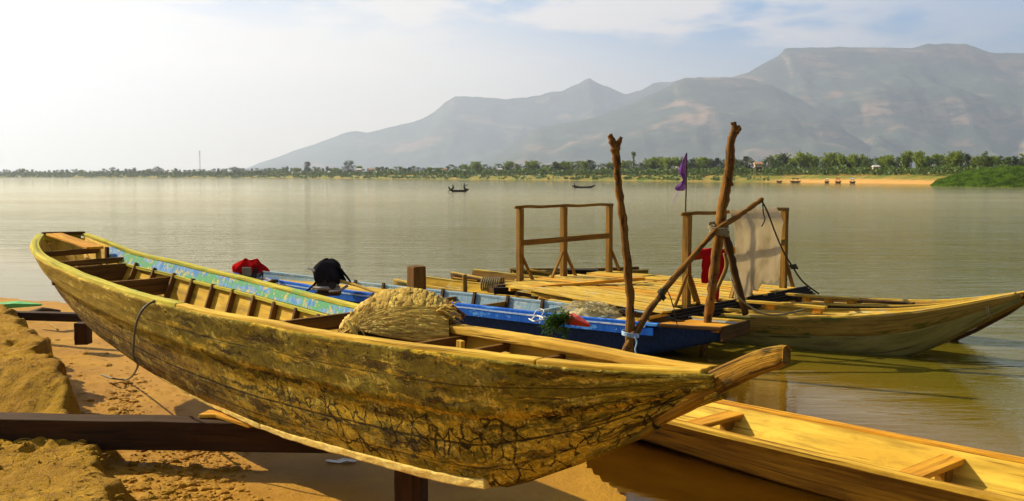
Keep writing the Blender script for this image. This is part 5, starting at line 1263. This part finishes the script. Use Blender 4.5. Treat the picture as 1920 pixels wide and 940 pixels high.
def put_tree(kind, px, topy, w_=1.0, label=None, group=None, back=0.0, dz=0.0):
    Y0 = bankY(px); Y = Y0 * 1.03 + 24 + back; zt = HC + (330 - topy) * Y / F; zb = 2.9
    h = max(2.2, zt - zb + dz)
    i = random.randrange(len(PR[kind])); src = PR[kind][i]; key = (kind, i)
    o = src if key not in used else copy_tree(src); used[key] = 1
    o.location = (bx(px, Y), Y, zb - .1); o.rotation_euler = (0, 0, random.uniform(0, 6.28)); k = h / .98; o.scale = (k * w_, k * w_, k)
    seg = next(t for b, t in SEGS if px <= b)
    o['label'] = label or (KIND[kind] + ' ' + seg); o['category'] = 'bamboo' if kind == 'bamboo' else 'tree'
    if not label: o['group'] = {'round': 'leafy trees', 'dome': 'spreading trees', 'bamboo': 'bamboo clumps', 'palm': 'coconut palms', 'tall': 'upright dark trees', 'fan': 'forked trees'}[kind] + ' ' + seg
    elif 'group' in o: del o['group']
    return o
random.seed(21)
special = [('dome', 655, 300, 1.0, 'tallest round dark tree on the left half of the far bank'), ('tall', 577, 302, 1.1, 'slim dark tree rising above the row left of the tallest round one'), ('dome', 298, 311, 1.1, 'rounded dark tree standing out on the far left bank left of the mast'),
  ('dome', 443, 311.5, 1.1, 'low broad dome-shaped tree just right of the mast'), ('dome', 213, 313, 1.1, 'second rounded dark tree standing out on the far left bank'),
  ('fan', 1187, 286, .9, 'tall vine-covered tree with a forked top right of the forked pole'), ('tall', 1467, 286, 1.15, 'tall dark dense tree right of the orange roof'), ('bamboo', 1503, 287, 1.0, 'largest bright bamboo clump right of the tall dark tree'),
  ('bamboo', 1556, 288, .95, 'bright bamboo clump in the middle between tallest pole and grassy mound'), ('bamboo', 1578, 291, .7, 'narrower bamboo clump right beside the middle one'), ('dome', 1742, 298, 1.0, 'low dark spreading tree above the sandy beach'), ('bamboo', 1695, 285, .85, 'upright bright bamboo clump above the sandy beach'), ('bamboo', 1663, 292, .9, 'rounded yellow green bamboo clump left end of the sandy beach'), ('bamboo', 1720, 286, .7, 'slim bamboo clump beside the upright one above the beach'),
  ('bamboo', 1785, 285, .95, 'round bamboo clump at the left end of the grassy mound'), ('round', 1845, 281, .85, 'tall green tree over the middle of the grassy mound'), ('round', 1868, 291, .7, 'small green tree right of the tall one over the grassy mound'), ('round', 1620, 296, .9, 'grey green tree between bamboo clumps left of the beach'), ('palm', 1440, 290, 1.0, 'single tall palm right beside the orange roof'), ('palm', 1408, 297, 1.0, 'slender palm left of the orange roof')]
for k, px, ty, w_, lab in special: put_tree(k, px, ty, w_, lab)
px = -45
while px < 1960:
    ty = interp(px, TOP) + random.uniform(-2.2, 3.2) * (1 if px < 800 else 1.7); r = random.random()
    if px < 800: k = 'round' if r < .38 else 'tall' if r < .62 else 'palm' if r < .80 else 'dome' if r < .92 else 'bamboo'
    elif px < 1150: k = 'palm' if r < .42 else 'round' if r < .72 else 'tall' if r < .84 else 'bamboo'
    elif px < 1360: k = 'round' if r < .42 else 'bamboo' if r < .65 else 'tall' if r < .8 else 'palm'
    else: k = 'bamboo' if r < .38 else 'round' if r < .75 else 'tall' if r < .9 else 'palm'
    if not (640 < px < 668 or 1405 < px < 1432): put_tree(k, px, ty, random.uniform(1.0, 1.55), back=random.uniform(0, 30))
    px += random.uniform(6.5, 10) if px < 800 else random.uniform(7, 11) if px < 1400 else random.uniform(10, 15)
for k, lst in PR.items():          # prototypes that found no place
    for i, src in enumerate(lst):
        if (k, i) not in used:
            for ch in list(src.children): bpy.data.objects.remove(ch)
            bpy.data.objects.remove(src)
# undergrowth filling the feet of the trees
und = MB(); rnd = random.Random(8)
for _ in range(80000):
    px = rnd.uniform(-60, 1990); Y0 = bankY(px); Y = Y0 * 1.03 + 22 + rnd.uniform(-8, 24); slope = rnd.random() < .28
    if slope and px > 1440: continue
    if 1405 < px < 1436 and rnd.random() < .6: continue
    hmax = (interp(px, [(0, 10), (600, 12), (900, 17), (1300, 22), (1700, 24), (2000, 24)])) * Y / F
    c = Vector((bx(px, Y), Y, 2.7 + rnd.random() ** 1.3 * hmax * .75 * (.5 + .9 * abs(fbm(px * .02, 3, 1)) * 2))); s_ = .0010 * Y * rnd.uniform(.6, 1.8)
    if slope:
        r_ = rnd.random()
        if fbm(px * .05, r_ * 3.5, 2) < .06: continue
        Y = Y0 + (22 + .03 * Y0) * (.25 + .75 * r_); c = Vector((bx(px, Y), Y, 3.4 * (.25 + .75 * r_) ** 1.25 + rnd.uniform(-.2, .5)))
    a = Vector((rnd.uniform(-1, 1), rnd.uniform(-1, 1), rnd.uniform(-1, 1))).normalized() * s_; b = a.cross(Vector((rnd.uniform(-1, 1), rnd.uniform(-1, 1), rnd.uniform(-1, 1)))).normalized() * s_ * .8
    i = len(und.v); und.v += [c - a, c + b, c + a, c - b]; u_ = rnd.randint(0, 400); und.face((i, i + 1, i + 2, i + 3), [(u_ + .2, .2), (u_ + .6, .2), (u_ + .6, .6), (u_ + .2, .6)])
tag(und.build('undergrowth', M['leafA'], loc=(0, 300, 2.6)), 'green undergrowth between the trees of the far bank', 'undergrowth', kind='stuff')
# grassy mound at the right
def mound_z(px, r): return max(.0, interp(px, [(1738, .0), (1760, 1.1), (1800, 2.6), (1850, 3.5), (1920, 3.9), (2200, 4.4)]) * sm(0, 1, r) ** .6)
mb = MB(); P = []; cc = list(range(1738, 2200, 6)); YM = 3895 / 20.5
for k in range(13):
    r = k / 12 * 1.6; row = []
    for px in cc:
        Y = YM + (-6 + 24 * r) + (1900 - px) * .10; row.append((bx(px, Y), Y, -.3 + mound_z(px, r) * (1 if r < 1 else 1.0) + .3 * fbm(px * .05, r * 3, 2)))
    P.append(row)
M['moundsoil'] = plain('mound_soil', (.07, .10, .015), .95, sc=.5)
mb.grid(P); tag(mb.build('grassy_mound', M['moundsoil'], smooth=True), 'green mound on the bank at the right edge', 'bank', kind='structure')
gr = MB(); rnd = random.Random(12)
for _ in range(26000):
    px = rnd.uniform(1738, 2080); r = rnd.random() ** 1.2 * 1.5; Y = YM + (-6 + 24 * r) + (1900 - px) * .10; c = Vector((bx(px, Y), Y, -.35 + mound_z(px, r) + .3 * fbm(px * .05, r * 3, 2)))
    h = rnd.uniform(.35, .95) * sm(1736, 1756, px) * (.7 + 1.2 * max(0, fbm(px * .06, r * 5, 4))); d = Vector((rnd.uniform(-.3, .3), rnd.uniform(-.3, .3), 1)) * h; sd_ = Vector((rnd.uniform(.09, .17), rnd.uniform(-.03, .03), 0)); i = len(gr.v)
    gr.v += [c - sd_, c + sd_, c + d]; u_ = rnd.randint(0, 400); gr.face((i, i + 1, i + 2), [(u_ + .2, .2), (u_ + .6, .2), (u_ + .6, .6)])
M['grass'] = leafmat('tall_grass', (.15, .28, .012), (.21, .35, .02), (.20, .30, .04), .35, big=.45)
tag(gr.build('tall_grass', M['grass'], loc=(bx(1850, YM), YM, 0)), 'dense tall green grass covering the mound', 'grass', kind='stuff')

# houses, mast and moored craft on the far bank
def house(px, topy, wpx, label, roof, wall='wallw', dy=-6, rise=.42):
    Y = bankY(px) * 1.03 + 24 + dy; s_ = Y / F; w_ = wpx * s_; zt = HC + (330 - topy) * s_; h = w_ * .36; x = bx(px, Y)
    r_ = thing('riverside_house', (x, Y, zt - h - w_ * rise * .5), label, 'house'); L = Vector(r_.location)
    mb = MB(); mb.board(L + Vector((-w_ * .42, 0, h / 2)), L + Vector((w_ * .42, 0, h / 2)), w_ * .6, h, (0, 0, 1), 1); mb.build('wall', M[wall], r_)
    mb = MB(); rr = w_ * rise * .5; a = w_ * .52; b = w_ * .40
    V_ = [(-a, -b, h - .02), (a, -b, h - .02), (a, b, h - .02), (-a, b, h - .02), (-a * .72, 0, h + rr), (a * .72, 0, h + rr)]; mb.v = [L + Vector(v) for v in V_]
    for f_ in ((0, 1, 5, 4), (1, 2, 5), (2, 3, 4, 5), (3, 0, 4), (3, 2, 1, 0)): mb.face(f_)
    mb.build('roof', M[roof], r_)
    for dx in (-.22, .12):
        mb = MB(); mb.board(L + Vector((w_ * (dx - .05), -w_ * .305, h * .45)), L + Vector((w_ * (dx + .05), -w_ * .305, h * .45)), .05, h * .5, (0, 0, 1), 1); mb.build('window', M['dark'], r_)
    mb = MB(); mb.board(L + Vector((-w_ * .35, 0, -.9)), L + Vector((w_ * .35, 0, -.9)), w_ * .5, 1.8, (0, 0, 1), 1); mb.build('stilts_base', M['dark'], r_)
for args in ((1420, 304, 17, 'house with an orange hipped roof between the palms', 'roofo'), (322, 321, 9, 'low house with a pale roof on the far left bank', 'roofw'), (620, 321, 10, 'low pale roofed house left of the tallest round tree', 'roofw'),
             (697, 316, 11, 'brown roofed house right of the tallest round tree', 'roofo'), (674, 316, 12, 'small pale roofed house under the tallest round tree', 'roofw'), (835, 316, 9, 'dark walled house with orange roof above the two-person boat', 'roofo'),
             (873, 318, 9, 'small white roofed house right above the two-person boat', 'roofw'), (938, 316, 9, 'small white roofed house among the palms in the middle', 'roofw'), (1640, 310, 14, 'pale roofed house left of the sandy beach', 'roofw'), (1268, 313, 8, 'small white roofed hut left of the flag', 'roofw')): house(*args)
Y = 1500; mb = MB(); x = bx(377, Y); zt = HC + (330 - 283) * Y / F
mb.tube([Vector((x, Y, 2)), Vector((x, Y, zt))], [.55, .40], 6)
for z in (zt - 1.5, zt - 5): mb.board(Vector((x - 1.3, Y, z)), Vector((x + 1.3, Y, z)), .5, .6, (0, 0, 1), 1)
tag(mb.build('radio_mast', M['mast']), 'thin tall radio mast above the far left trees', 'mast')
def hutboat(px, wpx, label, roof, red=False):
    wpx *= .8
    Y = bankY(px) - 3; s_ = Y / F; w_ = wpx * s_; x = bx(px, Y); r_ = thing('moored_boat', (x, Y, 0), label, 'boat'); L = Vector((x, Y, 0))
    T_ = [(0, .05, .6, .03, .4, 0), (w_ * .2, .5, .45, .3, 0, 0), (w_ * .8, .5, .45, .3, 0, 0), (w_, .1, .6, .05, .4, 0)]
    fr = Frame(L - Vector((w_ / 2, 0, 0)), Vector((1, 0, 0)), Vector((0, -1, 0)), T_); simple_hull(r_, fr, 0, w_, w_ / 10, M['dark'], M['dark'], None, .04, 0, nh=3)
    if roof:
        for dx in (-.2, .2):
            for dy in (-.4, .4):
                mb = MB(); mb.board(L + Vector((dx * w_, dy, .4)), L + Vector((dx * w_, dy, 1.15)), .08, .08, (1, 0, 0), 1); mb.build('post', M['mid'], r_)
        mb = MB(); P = [[L + Vector((w_ * (-.28 + .56 * i / 3), -.6 + 1.2 * j / 6, 1.15 + .22 * math.sin(math.pi * j / 6))) for j in range(7)] for i in range(4)]; mb.grid(P); o = mb.build('roof', M[roof], r_); solid(o, .05, 0)
for args in ((1490, 26, 'long dark roofed raft moored left of the sandy beach', 'dark'), (1549, 11, 'small white roofed boat moored at the sand left of the red one', 'roofw'), (1570, 15, 'small boat with a reddish canopy moored at the sandy beach', 'redplastic'), (1597, 14, 'low boat with a bluish roof moored at the sandy beach', 'bluestring'), (1460, 14, 'narrow dark open boat moored left of the raft', None)): hutboat(*args)

for o in S.objects:
    if o.parent is None and 'label' in o:
        n = len(o['label'].split())
        if n > 16 or n < 4: print('LABEL', n, o.name, o['label'])
